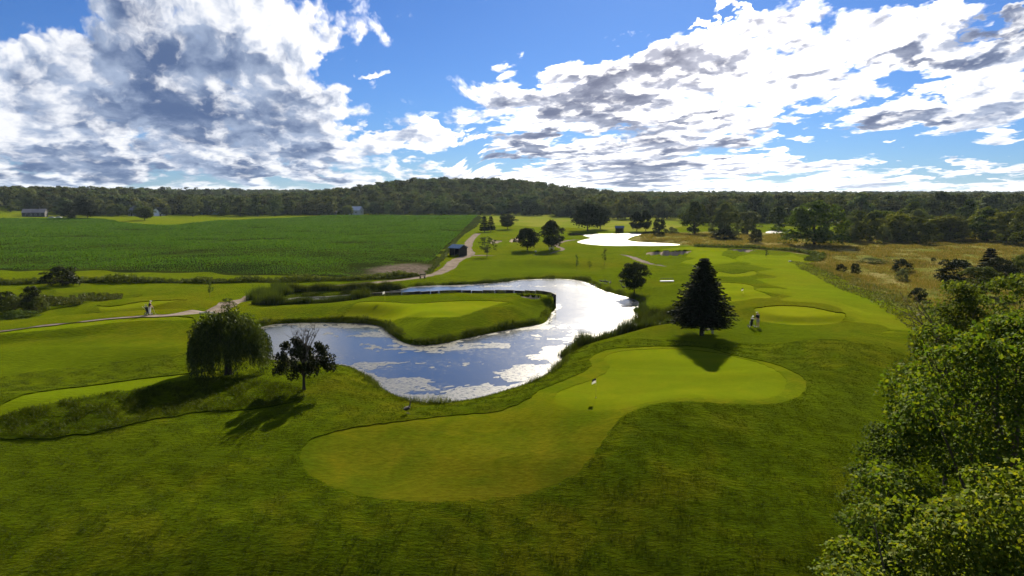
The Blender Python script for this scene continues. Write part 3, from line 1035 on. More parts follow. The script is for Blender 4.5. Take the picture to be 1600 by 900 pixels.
def broadleaf(seed, H=10.0, R_=4.5, base=2.0, K=60, per=60, leaf=.4, shape='round', clump=.2, trunk=.22, limbs=9, aspect=.6, flat=.9, whole=.35):
    """mesh data of a broadleaved tree: (crown, trunk)"""
    r = np.random.default_rng(seed)
    P = crown_points(r, H, R_, base, K, shape)
    B = Bag()
    cr = clump * R_ * r.uniform(.7, 1.35, K)
    for (x, y, z, q), c in zip(P, cr):
        n = int(per * (c / (clump * R_)) ** 1.5 * (1.0 if q > .6 else .55))
        d = unit(r.normal(size=(n, 3)))
        d[:, 2] = np.where(r.random(n) < .72, np.abs(d[:, 2]), d[:, 2])
        rad = c * r.uniform(.25, 1.08, n) ** .5
        C = np.array([x, y, z]) + d * rad[:, None] * np.array([1.15, 1.15, .8])
        C[:, 2] = np.maximum(C[:, 2], base * .55)
        mid = np.array([0, 0, base + (H - base) * .42])
        B.add(leaves(r, C, leaf, aspect, up=flat, out=d * (1 - whole) + unit((C - mid) / np.array([R_, R_, (H - base) * .5])) * whole))
    crown = B.get()
    Tb = Bag()
    lean = r.normal(size=2) * .03 * H
    top = np.array([lean[0], lean[1], base + (H - base) * .55])
    t = np.linspace(0, 1, 7)
    pth = np.column_stack([lean[0] * t ** 2, lean[1] * t ** 2, top[2] * t - .15])
    rad = trunk * (1 - .72 * t)
    rad[0] *= 1.45
    Tb.add(tube(pth, rad, 7))
    sel = np.argsort(-P[:, 3])[:limbs]
    for i in sel:
        e = P[i, :3]
        s0 = min(.9, max(.35, (base + .15 * (e[2] - base)) / top[2]))
        a = np.array([lean[0] * s0 ** 2, lean[1] * s0 ** 2, top[2] * s0 - .15])
        c = curve(a, e, .04 * H, r)
        Tb.add(tube(c, trunk * .42 * np.linspace(1, .18, len(c)), 5))
    return crown, Tb.get()


def spruce(seed, H=9.0, R_=3.2, base=1.0, levels=34, leaf=.5):
    r = np.random.default_rng(seed)
    B, Tb = Bag(), Bag()
    t = np.linspace(0, 1, 8)
    Tb.add(tube(np.column_stack([t * 0, t * 0, H * .97 * t - .1]), .19 * (H / 9) * (1 - .93 * t), 7))
    for i in range(levels):
        u = (i + r.uniform(-.3, .3)) / (levels - 1)
        u = min(max(u, 0), .985)
        z = base + (H - base) * u
        L = R_ * (1 - u) ** .78 * (.62 + .38 * min(1, u / .10 + .25)) + .12
        k = int(9 + 6 * (1 - u))
        a0 = r.uniform(0, 6.28)
        for j in range(k):
            a = a0 + 6.283 * j / k + r.uniform(-.2, .2)
            l = L * r.uniform(.72, 1.12)
            dirv = np.array([math.cos(a), math.sin(a), 0])
            n = max(4, int(l / (leaf * .30)))
            s = (np.arange(n) + r.uniform(.2, .8, n)) / n
            drop = -.30 * l * s + .26 * l * s ** 2.2 + r.normal(size=n) * .05
            C = np.array([0, 0, z]) + dirv * (l * s)[:, None]
            C[:, 2] += drop
            for sgn in (-1, 0, 1):
                ax = dirv + np.array([-dirv[1], dirv[0], 0]) * .75 * sgn
                off = ax * leaf * .26
                B.add(leaves(r, C + off + r.normal(size=(n, 3)) * .05, leaf * (1.05 - .4 * s), .38, axis=np.tile(ax, (n, 1)), droop=.22, jitter=.5, fold=-.15))
            if j % 2 == 0 and l > .8:
                Tb.add(tube(np.array([[0, 0, z], [dirv[0] * l * .5, dirv[1] * l * .5, z - .09 * l], [dirv[0] * l * .9, dirv[1] * l * .9, z - .06 * l]]), [.035, .022, .008], 4))
    B.add(leaves(r, np.array([[0, 0, H - .1], [0, 0, H - .35], [.05, 0, H - .25], [0, .06, H - .5]]), .5, .3, axis=np.tile([0, 0, 1.0], (4, 1)), jitter=.3))
    return B.get(), Tb.get()


def willow(seed, H=6.0, R_=3.3):
    r = np.random.default_rng(seed)
    B, Tb = Bag(), Bag()
    # dome
    K = 110
    for _ in range(K):
        a, q = r.uniform(0, 6.283), r.uniform(0, 1) ** .6
        x, y = R_ * .92 * q * math.cos(a), R_ * .92 * q * math.sin(a)
        z = H * (.97 - .36 * q ** 2.2) - r.uniform(0, .9) - .25 * math.sin(2 * a + 1)
        n = 70
        d = unit(r.normal(size=(n, 3)))
        C = np.array([x, y, z]) + d * (.62 * r.uniform(.2, 1, n) ** .5)[:, None]
        B.add(leaves(r, C, .30, .30, droop=.6, up=.5))
    # hanging strands
    for _ in range(1500):
        a = r.uniform(0, 6.283)
        q = r.uniform(.30, 1.04) ** .6
        rr = R_ * q * (1 + .10 * math.sin(3 * a + .7) + .06 * math.sin(7 * a))
        x, y = rr * math.cos(a), rr * math.sin(a)
        z1 = H * (.93 - .36 * min(q, 1) ** 2.2) - r.uniform(0, .5)
        long_ = .55 + .45 * math.sin(5 * a) * math.sin(2 * a + .4)
        z0 = max(.45, z1 - H * r.uniform(.22, .62) * (.55 + .6 * long_))
        n = int((z1 - z0) / .13) + 2
        s = np.linspace(0, 1, n)
        C = np.column_stack([x * (1 + .07 * s) + r.normal(size=n) * .05, y * (1 + .07 * s) + r.normal(size=n) * .05, z1 + (z0 - z1) * s])
        B.add(leaves(r, C, .24, .32, axis=np.tile([math.cos(a) * .3, math.sin(a) * .3, -1.0], (n, 1)), jitter=1.3))
    t = np.linspace(0, 1, 6)
    rad = .34 * (1 - .45 * t)
    rad[0] *= 1.35
    Tb.add(tube(np.column_stack([.15 * t ** 2, .05 * t, H * .5 * t - .15]), rad, 9))
    for k in range(9):
        a = 6.283 * k / 9 + r.uniform(-.25, .25)
        e = np.array([R_ * .62 * math.cos(a), R_ * .62 * math.sin(a), H * r.uniform(.66, .85)])
        c = curve(np.array([.15, .05, H * .44]), e, .5, r)
        Tb.add(tube(c, .15 * np.linspace(1, .2, len(c)), 6))
    return B.get(), Tb.get()


def thin_maple(seed, H=5.0, R_=2.4):
    """crown of a few uneven lobes below a dead bare top"""
    r = np.random.default_rng(seed)
    B, Tb, D = Bag(), Bag(), Bag()
    lobes = [(0, 0, 2.0, 1.1), (-1.2, .2, 1.9, .9), (1.15, -.1, 2.1, .95), (-.55, -.3, 2.9, .8), (.2, .4, 2.7, .9), (1.7, .1, 2.5, .65), (1.45, -.2, 3.1, .55), (-1.55, 0, 2.7, .6), (-1.35, .3, 3.35, .42), (-.1, -.2, 3.4, .55), (1.95, .2, 1.9, .5), (-1.9, 0, 1.6, .5), (.5, .3, 1.5, .7), (-.7, .2, 1.45, .65), (1.3, 0, 3.55, .35), (-.55, .2, 3.75, .35)]
    for x, y, z, c in lobes:
        k = int(12 * c + 3)
        for _ in range(k):
            d = unit(r.normal(size=3))
            cc = np.array([x, y, z]) + d * c * r.uniform(.35, .95) * np.array([1, 1.2, .85])
            n = 34
            C = cc + unit(r.normal(size=(n, 3))) * (.30 * r.uniform(.2, 1, n) ** .5)[:, None]
            B.add(leaves(r, C, .17, .75, up=.7))
    t = np.linspace(0, 1, 6)
    rad = .13 * (1 - .6 * t)
    rad[0] *= 1.4
    Tb.add(tube(np.column_stack([t * .05, t * 0, 2.4 * t - .12]), rad, 7))
    for x, y, z, c in lobes[1:]:
        cv = curve(np.array([.02, 0, r.uniform(.9, 1.7)]), np.array([x, y, z]), .25, r)
        Tb.add(tube(cv, .05 * np.linspace(1, .2, len(cv)), 5))
    for k in range(17):
        a = r.uniform(0, 6.283)
        e = np.array([r.uniform(-.95, 1.25), r.uniform(-.7, .7), r.uniform(3.9, 5.05)])
        cv = curve(np.array([.05, 0, r.uniform(2.1, 2.9)]), e, .15, r)
        D.add(tube(cv, .040 * np.linspace(1, .22, len(cv)), 4))
        for _ in range(6):
            s = r.integers(2, 6)
            b0 = cv[min(s, 5)]
            b1 = b0 + np.array([r.normal() * .28, r.normal() * .25, abs(r.normal()) * .35 + .12])
            D.add(tube(np.array([b0, (b0 + b1) / 2 + r.normal(size=3) * .03, b1]), [.020, .015, .007], 3))
    return B.get(), Tb.get(), D.get()


MESHES = {}


def mesh_data(name, vf, mat, smooth_shade=False):
    o = mesh_obj(name, vf[0], vf[1], mat, smooth_shade=smooth_shade)
    me = o.data
    bpy.data.objects.remove(o)
    return me


def tree_kind(key, vf, leafmat, barkmat='bark'):
    """mesh data shared by all trees of the kind"""
    MESHES[key] = (mesh_data('crown', vf[0], M[leafmat]), mesh_data('trunk', vf[1], M[barkmat], True), vf[0][0])


def stand(name, key, loc, sx, sz, rot, label, cat='tree', group=None, leaf=None):
    """a tree or shrub: an Empty at its foot with a crown and a trunk"""
    e = bpy.data.objects.new(name, None)
    COL.objects.link(e)
    e.empty_display_size = .3
    e.location = loc
    e.rotation_euler = (0, 0, rot)
    e.scale = (sx, sx, sz)
    tag(e, label, cat, group)
    c_me, t_me = MESHES[key][0], MESHES[key][1]
    for nm, me in (('crown', c_me), ('trunk', t_me)):
        o = bpy.data.objects.new(nm, me)
        COL.objects.link(o)
        o.parent = e
        if leaf and nm == 'crown':
            o.material_slots[0].link = 'OBJECT'
            o.material_slots[0].material = M[leaf]
    return e


def plant(name, key, px, py, top, xl, xr, label, cat='tree', group=None, rot=None, leaf=None):
    """stand a plant where the photograph shows its foot, as tall and wide as it looks there"""
    x, y, z = ground_at(px, py)
    dist = math.hypot(x, y)
    scale = y / FPX                       # metres per photo pixel at this depth, roughly
    rx, ry, rz = ray(px, top)
    h = CAM_H + rz * (y / ry) - z
    w = (xr - xl) * scale
    co = MESHES[key][2]
    k = 'dim_' + key
    if k not in MESHES:
        lo, hi = np.percentile(co, .15, 0), np.percentile(co, 99.85, 0)
        MESHES[k] = (max(hi[0] - lo[0], hi[1] - lo[1]), hi[2])
    w0, h0 = MESHES[k]
    rt = random.uniform(0, 6.28) if rot is None else rot
    return stand(name, key, (x, y, z - .05), w / w0, h / h0, rt, label, cat, group, leaf)


# kinds
tree_kind('willow', willow(3), 'willow', 'bark_dark')
mv = thin_maple(5)
tree_kind('maple', mv, 'leaf_dark', 'bark_dark')
tree_kind('spruce', spruce(8, base=1.45, leaf=.42, levels=38), 'needle', 'bark_dark')
tree_kind('conifer', spruce(9, H=9, R_=2.4, base=1.2, levels=18, leaf=.95), 'needle', 'bark_dark')
tree_kind('round', broadleaf(11, H=7, R_=3.3, base=1.6, K=120, per=95, leaf=.34, shape='round', clump=.24, trunk=.17), 'leaf_dark', 'bark_dark')
tree_kind('oak', broadleaf(12, H=11, R_=5.2, base=1.9, K=110, per=80, leaf=.62, shape='oval', clump=.25, trunk=.30), 'leaf_dark', 'bark_dark')
tree_kind('oak2', broadleaf(13, H=10, R_=5.4, base=2.0, K=105, per=80, leaf=.62, shape='round', clump=.26, trunk=.30), 'leaf_dark', 'bark_dark')
tree_kind('spread', broadleaf(14, H=11, R_=8.0, base=2.6, K=130, per=75, leaf=.75, shape='spread', clump=.2, trunk=.42, limbs=14), 'leaf_dark', 'bark_dark')
tree_kind('airy', broadleaf(15, H=7, R_=3.4, base=1.6, K=42, per=40, leaf=.34, shape='oval', clump=.17, trunk=.13, limbs=22), 'leaf_mid', 'bark')
tree_kind('sapling', broadleaf(16, H=4, R_=1.1, base=1.3, K=16, per=24, leaf=.26, shape='oval', clump=.30, trunk=.05, limbs=12), 'leaf_mid', 'bark')
tree_kind('bush', broadleaf(17, H=3, R_=2.0, base=.15, K=46, per=55, leaf=.27, shape='bush', clump=.24, trunk=.12, limbs=8), 'leaf_dark', 'bark_dark')
tree_kind('bush2', broadleaf(18, H=2.6, R_=2.6, base=.12, K=52, per=48, leaf=.26, shape='bush', clump=.2, trunk=.10, limbs=8), 'leaf_mid', 'bark_dark')
tree_kind('mass', broadleaf(19, H=12, R_=8.5, base=.6, K=120, per=62, leaf=.72, shape='bush', clump=.16, trunk=.35, limbs=12), 'leaf_mid', 'bark_dark')
tree_kind('mass2', broadleaf(20, H=12, R_=6.0, base=.9, K=95, per=60, leaf=.70, shape='round', clump=.2, trunk=.32, limbs=12), 'leaf_olive', 'bark_dark')
tree_kind('mass3', broadleaf(21, H=13, R_=5.5, base=1.2, K=90, per=60, leaf=.75, shape='oval', clump=.2, trunk=.32, limbs=12), 'leaf_mid', 'bark_dark')
for i in range(4):
    tree_kind('wood%d' % i, broadleaf(30 + i, H=15, R_=6.0 + .9 * (i % 2), base=1.2, K=34, per=34, leaf=1.5, shape=('round', 'oval', 'oval', 'round')[i], clump=.33, trunk=.35, limbs=5, whole=.75), 'forest', 'bark_dark')

# ---- the trees one can pick out
plant('willow_tree', 'willow', 357, 585, 484, 291, 421, 'dark weeping willow on the near bank at the left end of the pond', rot=2.2)
mp = plant('maple_tree', 'maple', 475, 609, 527, 428, 527, 'small maple with a dead leafless top, standing before the pond', rot=0.0)
o = bpy.data.objects.new('bare_branch', mesh_data('bare_branch', mv[2], M['bark']))
COL.objects.link(o)
o.parent = mp
tag(o, 'bare grey twigs of the dead tree top')
plant('spruce_tree', 'spruce', 1096, 524, 404, 1046, 1146, 'tall dark spruce standing alone beside the practice green')
plant('lollipop_tree', 'round', 991, 457, 410, 969, 1015, 'small round-headed dark tree on the right bank of the pond')
plant('sapling', 'sapling', 328, 464, 438, 320, 336, 'thin young tree on the lawn above the gravel path', group='young trees on the lawn')
plant('young_tree', 'airy', 357, 487, 465, 343, 370, 'little leafy tree between the gravel path and the willow')
plant('sapling', 'sapling', 901, 417, 396, 896, 906, 'slim sapling, leftmost of the three between the two ponds', group='young trees on the lawn')
plant('sapling', 'sapling', 921, 421, 407, 916, 926, 'tiny sapling, lowest of the three between the two ponds', group='young trees on the lawn')
plant('sapling', 'sapling', 945, 413, 387, 938, 952, 'tallest of the three saplings between the two ponds', group='young trees on the lawn')
plant('sapling', 'sapling', 1197, 403, 389, 1192, 1202, 'young tree on the fairway right of the pale sand bunker', group='young trees on the lawn')
plant('open_tree', 'airy', 761, 402, 369, 743, 775, 'airy open-crowned tree beside the dark blue-roofed shelter')
plant('conifer_tree', 'conifer', 757, 363, 338, 748, 766, 'dark conifer, left one of the pair beyond the shelter', group='pair of conifers')
plant('conifer_tree', 'conifer', 767, 362, 338, 760, 776, 'dark conifer, right one of the pair beyond the shelter', group='pair of conifers')
plant('round_tree', 'round', 793, 358, 335, 780, 807, 'dark round-crowned tree right of the two conifers', leaf='leaf_dark')
plant('shade_tree', 'oak2', 824, 391, 356, 806, 843, 'smaller of the two dark shade trees by the sand bunkers')
plant('shade_tree', 'oak', 862, 390, 344, 841, 883, 'larger of the two dark shade trees by the sand bunkers')
plant('spreading_tree', 'spread', 918, 360, 317, 892, 946, 'wide dark tree standing just behind the far pond')
plant('spreading_tree', 'oak2', 938, 358, 322, 921, 956, 'dark tree half hidden behind the wide one by the far pond')
plant('leaning_tree', 'oak', 995, 362, 331, 983, 1008, 'dark tree right of the small blue-roofed shed')
plant('leaning_tree', 'oak', 1009, 362, 329, 999, 1018, 'taller dark tree right of the small blue-roofed shed')
plant('shrub', 'bush', 1030, 367, 342, 1016, 1045, 'dark rounded shrub at the corner of the far pond')
plant('shrub', 'bush2', 1050, 366, 354, 1042, 1062, 'low pale shrub between the far pond and the tall trees', leaf='leaf_grey')
plant('tall_tree', 'mass3', 1085, 366, 314, 1064, 1112, 'tall dark tree at the left end of the meadow')
plant('willowy_tree', 'mass', 1132, 371, 317, 1104, 1160, 'grey-green billowing tree at the edge of the meadow', leaf='leaf_grey')
plant('shrub', 'bush', 1132, 374, 357, 1110, 1152, 'dark shrub at the foot of the grey-green billowing tree')
plant('tree', 'mass2', 1168, 366, 330, 1148, 1190, 'pale olive tree behind the round meadow bush', leaf='leaf_grey')
plant('shrub', 'bush', 1181, 379, 358, 1168, 1194, 'round dark bush alone at the back of the meadow')
plant('great_tree', 'mass', 1272, 382, 314, 1214, 1332, 'broad dark tree reaching the ground, largest at the meadow edge')
for (px, py, top, xl, xr, key, leaf, label) in [
    (1330, 379, 338, 1316, 1342, 'mass2', 'leaf_grey', 'pale tree close behind the broad dark one by the meadow'),
    (1358, 379, 332, 1340, 1376, 'mass3', 'leaf_olive', 'upright sunlit olive tree at the meadow edge'),
    (1380, 380, 352, 1368, 1394, 'bush', 'leaf_grey', 'low pale bush at the foot of the upright olive tree'),
    (1402, 378, 333, 1380, 1424, 'mass2', 'leaf_olive', 'round olive tree in the middle of the meadow edge row'),
    (1436, 381, 340, 1408, 1468, 'mass', 'leaf_mid', 'wide low-branched tree in the middle of the meadow edge row'),
    (1425, 370, 315, 1404, 1452, 'mass3', 'leaf_mid', 'tall flat-topped tree rising behind the meadow edge row'),
    (1480, 377, 337, 1456, 1510, 'mass2', 'leaf_olive', 'leaning light green tree left of the gap in the row'),
    (1512, 362, 312, 1494, 1530, 'mass3', 'leaf_mid', 'tall tree behind the gap in the meadow edge row'),
    (1542, 378, 326, 1518, 1566, 'mass3', 'leaf_mid', 'dark tree right of the gap in the meadow edge row'),
    (1572, 380, 330, 1550, 1600, 'mass2', 'leaf_olive', 'rounded tree second from the right end of the meadow edge row'),
    (1608, 384, 318, 1570, 1650, 'mass', 'leaf_mid', 'large tree at the right end of the meadow edge row'),
    (1216, 358, 322, 1196, 1238, 'mass3', 'leaf_mid', 'tall tree behind the creek glimpse'),
]:
    plant('meadow_tree', key, px, py, top, xl, xr, label, group='trees along the meadow edge', leaf=leaf)
for (px, py, top, xl, xr, key, leaf, label) in [
    (1313, 425, 412, 1303, 1323, 'bush', 'leaf_dark', 'small round bush, left one of the close pair in the meadow'),
    (1336, 428, 411, 1326, 1345, 'bush', 'leaf_dark', 'small round bush, right one of the close pair in the meadow'),
    (1362, 411, 402, 1338, 1385, 'bush2', 'leaf_mid', 'low spreading bush behind the close pair in the meadow'),
    (1407, 425, 404, 1390, 1425, 'bush', 'leaf_dark', 'dark round meadow bush with a paler one before it'),
    (1410, 439, 419, 1398, 1420, 'bush', 'leaf_grey', 'pale green bush in front of the dark round meadow bush'),
    (1435, 469, 449, 1419, 1450, 'bush', 'leaf_dark', 'dark low bush alone near the mown edge of the meadow'),
    (1458, 408, 402, 1454, 1463, 'bush', 'leaf_dark', 'tiny dark bush far out in the meadow'),
    (1492, 449, 405, 1466, 1520, 'mass2', 'leaf_dark', 'tall dark rounded bush behind the foreground trees'),
    (1545, 430, 388, 1528, 1566, 'conifer', 'needle', 'dark pointed cedar behind the thicket on the right'),
    (1560, 445, 402, 1525, 1600, 'mass', 'leaf_dark', 'dark thicket tree behind the foreground maples'),
    (1600, 440, 398, 1570, 1640, 'mass', 'leaf_mid', 'thicket tree at the right edge behind the foreground maples'),
    (1530, 462, 416, 1500, 1560, 'mass2', 'leaf_mid', 'green thicket tree just over the foreground maple tops'),
]:
    plant('meadow_bush', key, px, py, top, xl, xr, label, 'bush', 'bushes in the meadow', leaf=leaf)
for (px, py, top, xl, xr, key, leaf, label) in [
    (98, 445, 416, 62, 126, 'bush', 'leaf_dark', 'big black bush at the near edge of the crop field'),
    (52, 485, 446, 34, 70, 'bush', 'leaf_dark', 'dark upright bush on the weedy bank at the left'),
    (24, 487, 461, -4, 46, 'bush2', 'leaf_mid', 'sunlit green bush on the weedy bank at the left edge'),
    (8, 480, 455, -25, 22, 'bush', 'leaf_dark', 'dark bush cut by the left edge of the picture'),
    (58, 487, 463, 44, 84, 'bush2', 'leaf_mid', 'green bush right of the dark upright one on the bank'),
    (28, 497, 484, -10, 60, 'bush2', 'leaf_mid', 'low green shrub in front of the bank bushes'),
]:
    plant('bank_bush', key, px, py, top, xl, xr, label, 'bush', 'bushes on the left bank', leaf=leaf)
for (px, py, top, xl, xr, key, leaf, label) in [
    (137, 342, 311, 118, 153, 'spread', 'leaf_dark', 'dark broad tree right of the grey farmhouse'),
    (110, 342, 316, 96, 126, 'mass2', 'leaf_dark', 'dark tree between the grey farmhouse and the broad tree'),
    (226, 344, 323, 212, 242, 'oak2', 'leaf_mid', 'round tree standing before the white barn'),
    (258, 337, 320, 248, 268, 'mass2', 'leaf_olive', 'light green tree just right of the white gabled house'),
    (301, 339, 315, 294, 308, 'mass3', 'leaf_grey', 'pale slim tree between the farm buildings'),
    (350, 337, 323, 338, 362, 'mass', 'leaf_mid', 'bushy tree beside the long green shed'),
    (185, 337, 319, 165, 205, 'mass', 'leaf_mid', 'broad bushy tree left of the white barn'),
    (543, 336, 321, 533, 552, 'oak2', 'leaf_olive', 'small round tree in front of the grey barn'),
    (727, 336, 319, 716, 740, 'mass2', 'leaf_grey', 'grey-green tree at the corner of the crop field'),
    (764, 337, 319, 755, 774, 'oak2', 'leaf_grey', 'grey-green round tree left of the pasture'),
    (783, 335, 323, 774, 792, 'mass2', 'leaf_mid', 'small tree right of the grey-green round tree'),
    (806, 336, 318, 798, 815, 'oak2', 'forest', 'small round tree at the wood edge over the pasture'),
    (834, 337, 316, 816, 855, 'mass', 'forest', 'wide bushy tree at the wood edge over the pasture'),
    (885, 337, 318, 868, 902, 'mass', 'forest', 'dark bushy tree at the wood edge left of the wide tree'),
]:
    plant('farm_tree', key, px, py, top, xl, xr, label, group='trees round the farms and the field', leaf=leaf)


br = np.random.default_rng(64)
for i in range(22):
    px = 1318 + 14.5 * i + br.uniform(-5, 5)
    if 1495 < px < 1518:
        continue
    py = br.uniform(368, 377)
    hw = br.uniform(18, 30)
    plant('edge_tree', ('mass', 'mass2', 'mass')[i % 3], px, py, py - br.uniform(30, 48), px - hw, px + hw, 'bushy tree filling the row along the back of the meadow', 'tree', 'bushy trees filling the meadow row', leaf=('leaf_olive', 'leaf_mid', 'leaf_grey', 'leaf_olive')[br.integers(0, 4)])

# ---- foreground trees on the right
def big_tree(name, seed, px, depth, top_z, R_, kw, mat, label, base=2.0, twigs=None, gold=0):
    x = (px - 800) / FPX * depth * 1.0
    y = depth
    z = gz(x, y)
    r = np.random.default_rng(seed)
    vf = broadleaf(seed, H=top_z - z, R_=R_, base=base, **kw)
    e = bpy.data.objects.new(name, None)
    COL.objects.link(e)
    e.location = (x, y, z)
    tag(e, label, 'tree', 'foreground trees on the right')
    mesh_obj('crown', vf[0][0], vf[0][1], M[mat], e, False)
    mesh_obj('trunk', vf[1][0], vf[1][1], M['bark'], e)
    if gold:
        d = unit(r.normal(size=(gold, 3)))
        c0 = np.array([-.30 * R_, -.85 * R_, (top_z - z) * .74])
        C = c0 + d * (np.array([.5, .5, 1.0]) * r.uniform(.3, 1, (gold, 1)))
        L = leaves(r, C, .19, .8, up=.6)
        tag(mesh_obj('turning_leaves', L[0], L[1], M['leaf_gold'], e, False), 'spray of yellow-orange leaves turning early', kind='stuff')
    if twigs:
        Bt = Bag()
        for _ in range(twigs):
            a = r.uniform(2.2, 4.6)
            b0 = np.array([0, 0, (top_z - z) * r.uniform(.5, .8)])
            b1 = np.array([math.cos(a) * R_ * r.uniform(1.0, 1.35), math.sin(a) * R_ * .8, (top_z - z) * r.uniform(.7, 1.02)])
            c = curve(b0, b1, .3, r)
            Bt.add(tube(c, .05 * np.linspace(1, .15, len(c)), 4))
        Bv = Bt.get()
        tag(mesh_obj('bare_branch', Bv[0], Bv[1], M['bark'], e), 'bare twigs sticking out of the leaves')
    return e


big_tree('foreground_maple', 51, 1625, 26, 10.8, 5.6, dict(flat=2.2, K=330, per=200, leaf=.175, shape='round', clump=.15, trunk=.30, limbs=30, aspect=.8), 'leaf_fore', 'large yellow-green maple filling the right edge of the foreground', gold=260)
big_tree('foreground_maple', 52, 1535, 18.5, 7.0, 3.8, dict(flat=2.2, K=230, per=190, leaf=.15, shape='round', clump=.17, trunk=.22, limbs=24, aspect=.8), 'leaf_fore', 'maple in the lower right corner, nearest of the foreground trees', base=.8)
big_tree('foreground_ash', 53, 1508, 36, 11.0, 2.6, dict(flat=2.2, K=95, per=160, leaf=.18, shape='oval', clump=.19, trunk=.15, limbs=30, aspect=.55), 'leaf_fore2', 'darker slender tree with bare twigs left of the large maple', base=3.0, twigs=18)
big_tree('foreground_ash', 54, 1590, 46, 10.2, 5.4, dict(flat=2.6, K=150, per=110, leaf=.28, shape='round', clump=.16, trunk=.25, limbs=18, aspect=.6), 'leaf_fore2', 'green tree behind the large foreground maple', base=1.0)
big_tree('foreground_sapling', 55, 1415, 29.5, 5.6, 2.0, dict(flat=2.2, K=48, per=160, leaf=.14, shape='round', clump=.25, trunk=.08, limbs=20, aspect=.75), 'leaf_fore2', 'low tree reaching left over the grass beside the large maple', base=1.8)
big_tree('foreground_sapling', 56, 1690, 17.5, 8.6, 3.6, dict(flat=2.2, K=180, per=190, leaf=.15, shape='round', clump=.18, trunk=.2, limbs=18, aspect=.8), 'leaf_fore', 'maple cut off by the lower right edge of the picture', base=.8)

# ---- woods: a front row one can count, the rest one mass
fr = np.random.default_rng(77)


def wood_row(x0, x1, d0, d1, n, label, group, hmin, hmax, skip=()):
    for i in range(n):
        px = x0 + (x1 - x0) * (i + fr.uniform(.15, .85)) / n
        if any(a < px < b for a, b in skip):
            continue
        dep = fr.uniform(d0, d1)
        x, y = (px - 800) / FPX * dep, dep
        z = gz(x, y)
        h = fr.uniform(hmin, hmax)
        stand('woodland_tree', 'wood%d' % fr.integers(0, 4), (x, y, z - .2), h / 15 * fr.uniform(.9, 1.2), h / 15, fr.uniform(0, 6.28), label, 'tree', group)


wood_row(-40, 520, 560, 600, 40, 'broadleaved tree in the front row of the wood beyond the crop field', 'front row of the wood beyond the crop field', 8.5, 15)
wood_row(520, 900, 590, 625, 34, 'broadleaved tree at the foot of the wooded hill', 'trees at the foot of the wooded hill', 9, 15.5)
wood_row(900, 1090, 470, 540, 22, 'dark tree in the wood behind the far pond', 'wood edge behind the far pond', 9, 15.5)
wood_row(1110, 1640, 380, 430, 34, 'tree of the tall wood rising behind the meadow edge row', 'tall wood behind the meadow', 10, 17)

pts = []
for (x0, x1, d0, d1, sp) in ((-160, 520, 600, 900, 8.5), (400, 960, 625, 1060, 9.0), (880, 1120, 540, 900, 9.0), (1080, 1760, 430, 760, 9.0), (-250, 1850, 1000, 1900, 21), (-300, 1900, 1900, 3200, 34)):
    d = d0
    while d < d1:
        wpx = sp / d * FPX
        for px in np.arange(x0, x1, wpx):
            q, e = px + fr.uniform(-.5, .5) * wpx, d + fr.uniform(-.5, .5) * sp
            pts.append(((q - 800) / FPX * e, e))
        d += sp * (1.0 if d - d0 < 60 else 1.35)
pts = np.array(pts)
pz = height(pts[:, 0], pts[:, 1])
forest = mesh_obj('forest', np.column_stack([pts, pz - .3]), np.zeros((0, 3), int), None)
att = forest.data.attributes.new('tree_size', 'FLOAT', 'POINT')
dd = np.hypot(pts[:, 0], pts[:, 1])
att.data.foreach_set('value', (fr.uniform(.62, 1.08, len(pts)) * np.where(dd > 1000, 1.15, 1.0)).astype(np.float32))
att = forest.data.attributes.new('tree_kind', 'INT', 'POINT')
att.data.foreach_set('value', fr.integers(0, 4, len(pts)).astype(np.int32))
att = forest.data.attributes.new('tree_turn', 'FLOAT', 'POINT')
att.data.foreach_set('value', fr.uniform(0, 6.28, len(pts)).astype(np.float32))


def scatter_nodes(name, objs, size_attr, kind_attr, turn_attr):
    g = bpy.data.node_groups.new(name, 'GeometryNodeTree')
    g.interface.new_socket('Geometry', in_out='INPUT', socket_type='NodeSocketGeometry')
    g.interface.new_socket('Geometry', in_out='OUTPUT', socket_type='NodeSocketGeometry')
    nd, lk = g.nodes, g.links
    gi, go = nd.new('NodeGroupInput'), nd.new('NodeGroupOutput')
    j = nd.new('GeometryNodeGeometryToInstance')
    for ob in reversed(objs):
        oi = nd.new('GeometryNodeObjectInfo')
        oi.inputs['Object'].default_value = ob
        oi.inputs['As Instance'].default_value = False
        oi.transform_space = 'ORIGINAL'
        lk.new(oi.outputs['Geometry'], j.inputs[0])
    ip = nd.new('GeometryNodeInstanceOnPoints')
    ip.inputs['Pick Instance'].default_value = True

    def named(nm, ty):
        a = nd.new('GeometryNodeInputNamedAttribute')
        a.data_type = ty
        a.inputs['Name'].default_value = nm
        return a.outputs[0]
    mtp = nd.new('GeometryNodeMeshToPoints')
    lk.new(gi.outputs[0], mtp.inputs[0])
    lk.new(mtp.outputs[0], ip.inputs['Points'])
    lk.new(j.outputs[0], ip.inputs['Instance'])
    lk.new(named(kind_attr, 'INT'), ip.inputs['Instance Index'])
    cx = nd.new('ShaderNodeCombineXYZ')
    lk.new(named(turn_attr, 'FLOAT'), cx.inputs[2])
    lk.new(cx.outputs[0], ip.inputs['Rotation'])
    lk.new(named(size_attr, 'FLOAT'), ip.inputs['Scale'])
    lk.new(ip.outputs[0], go.inputs[0])
    return g


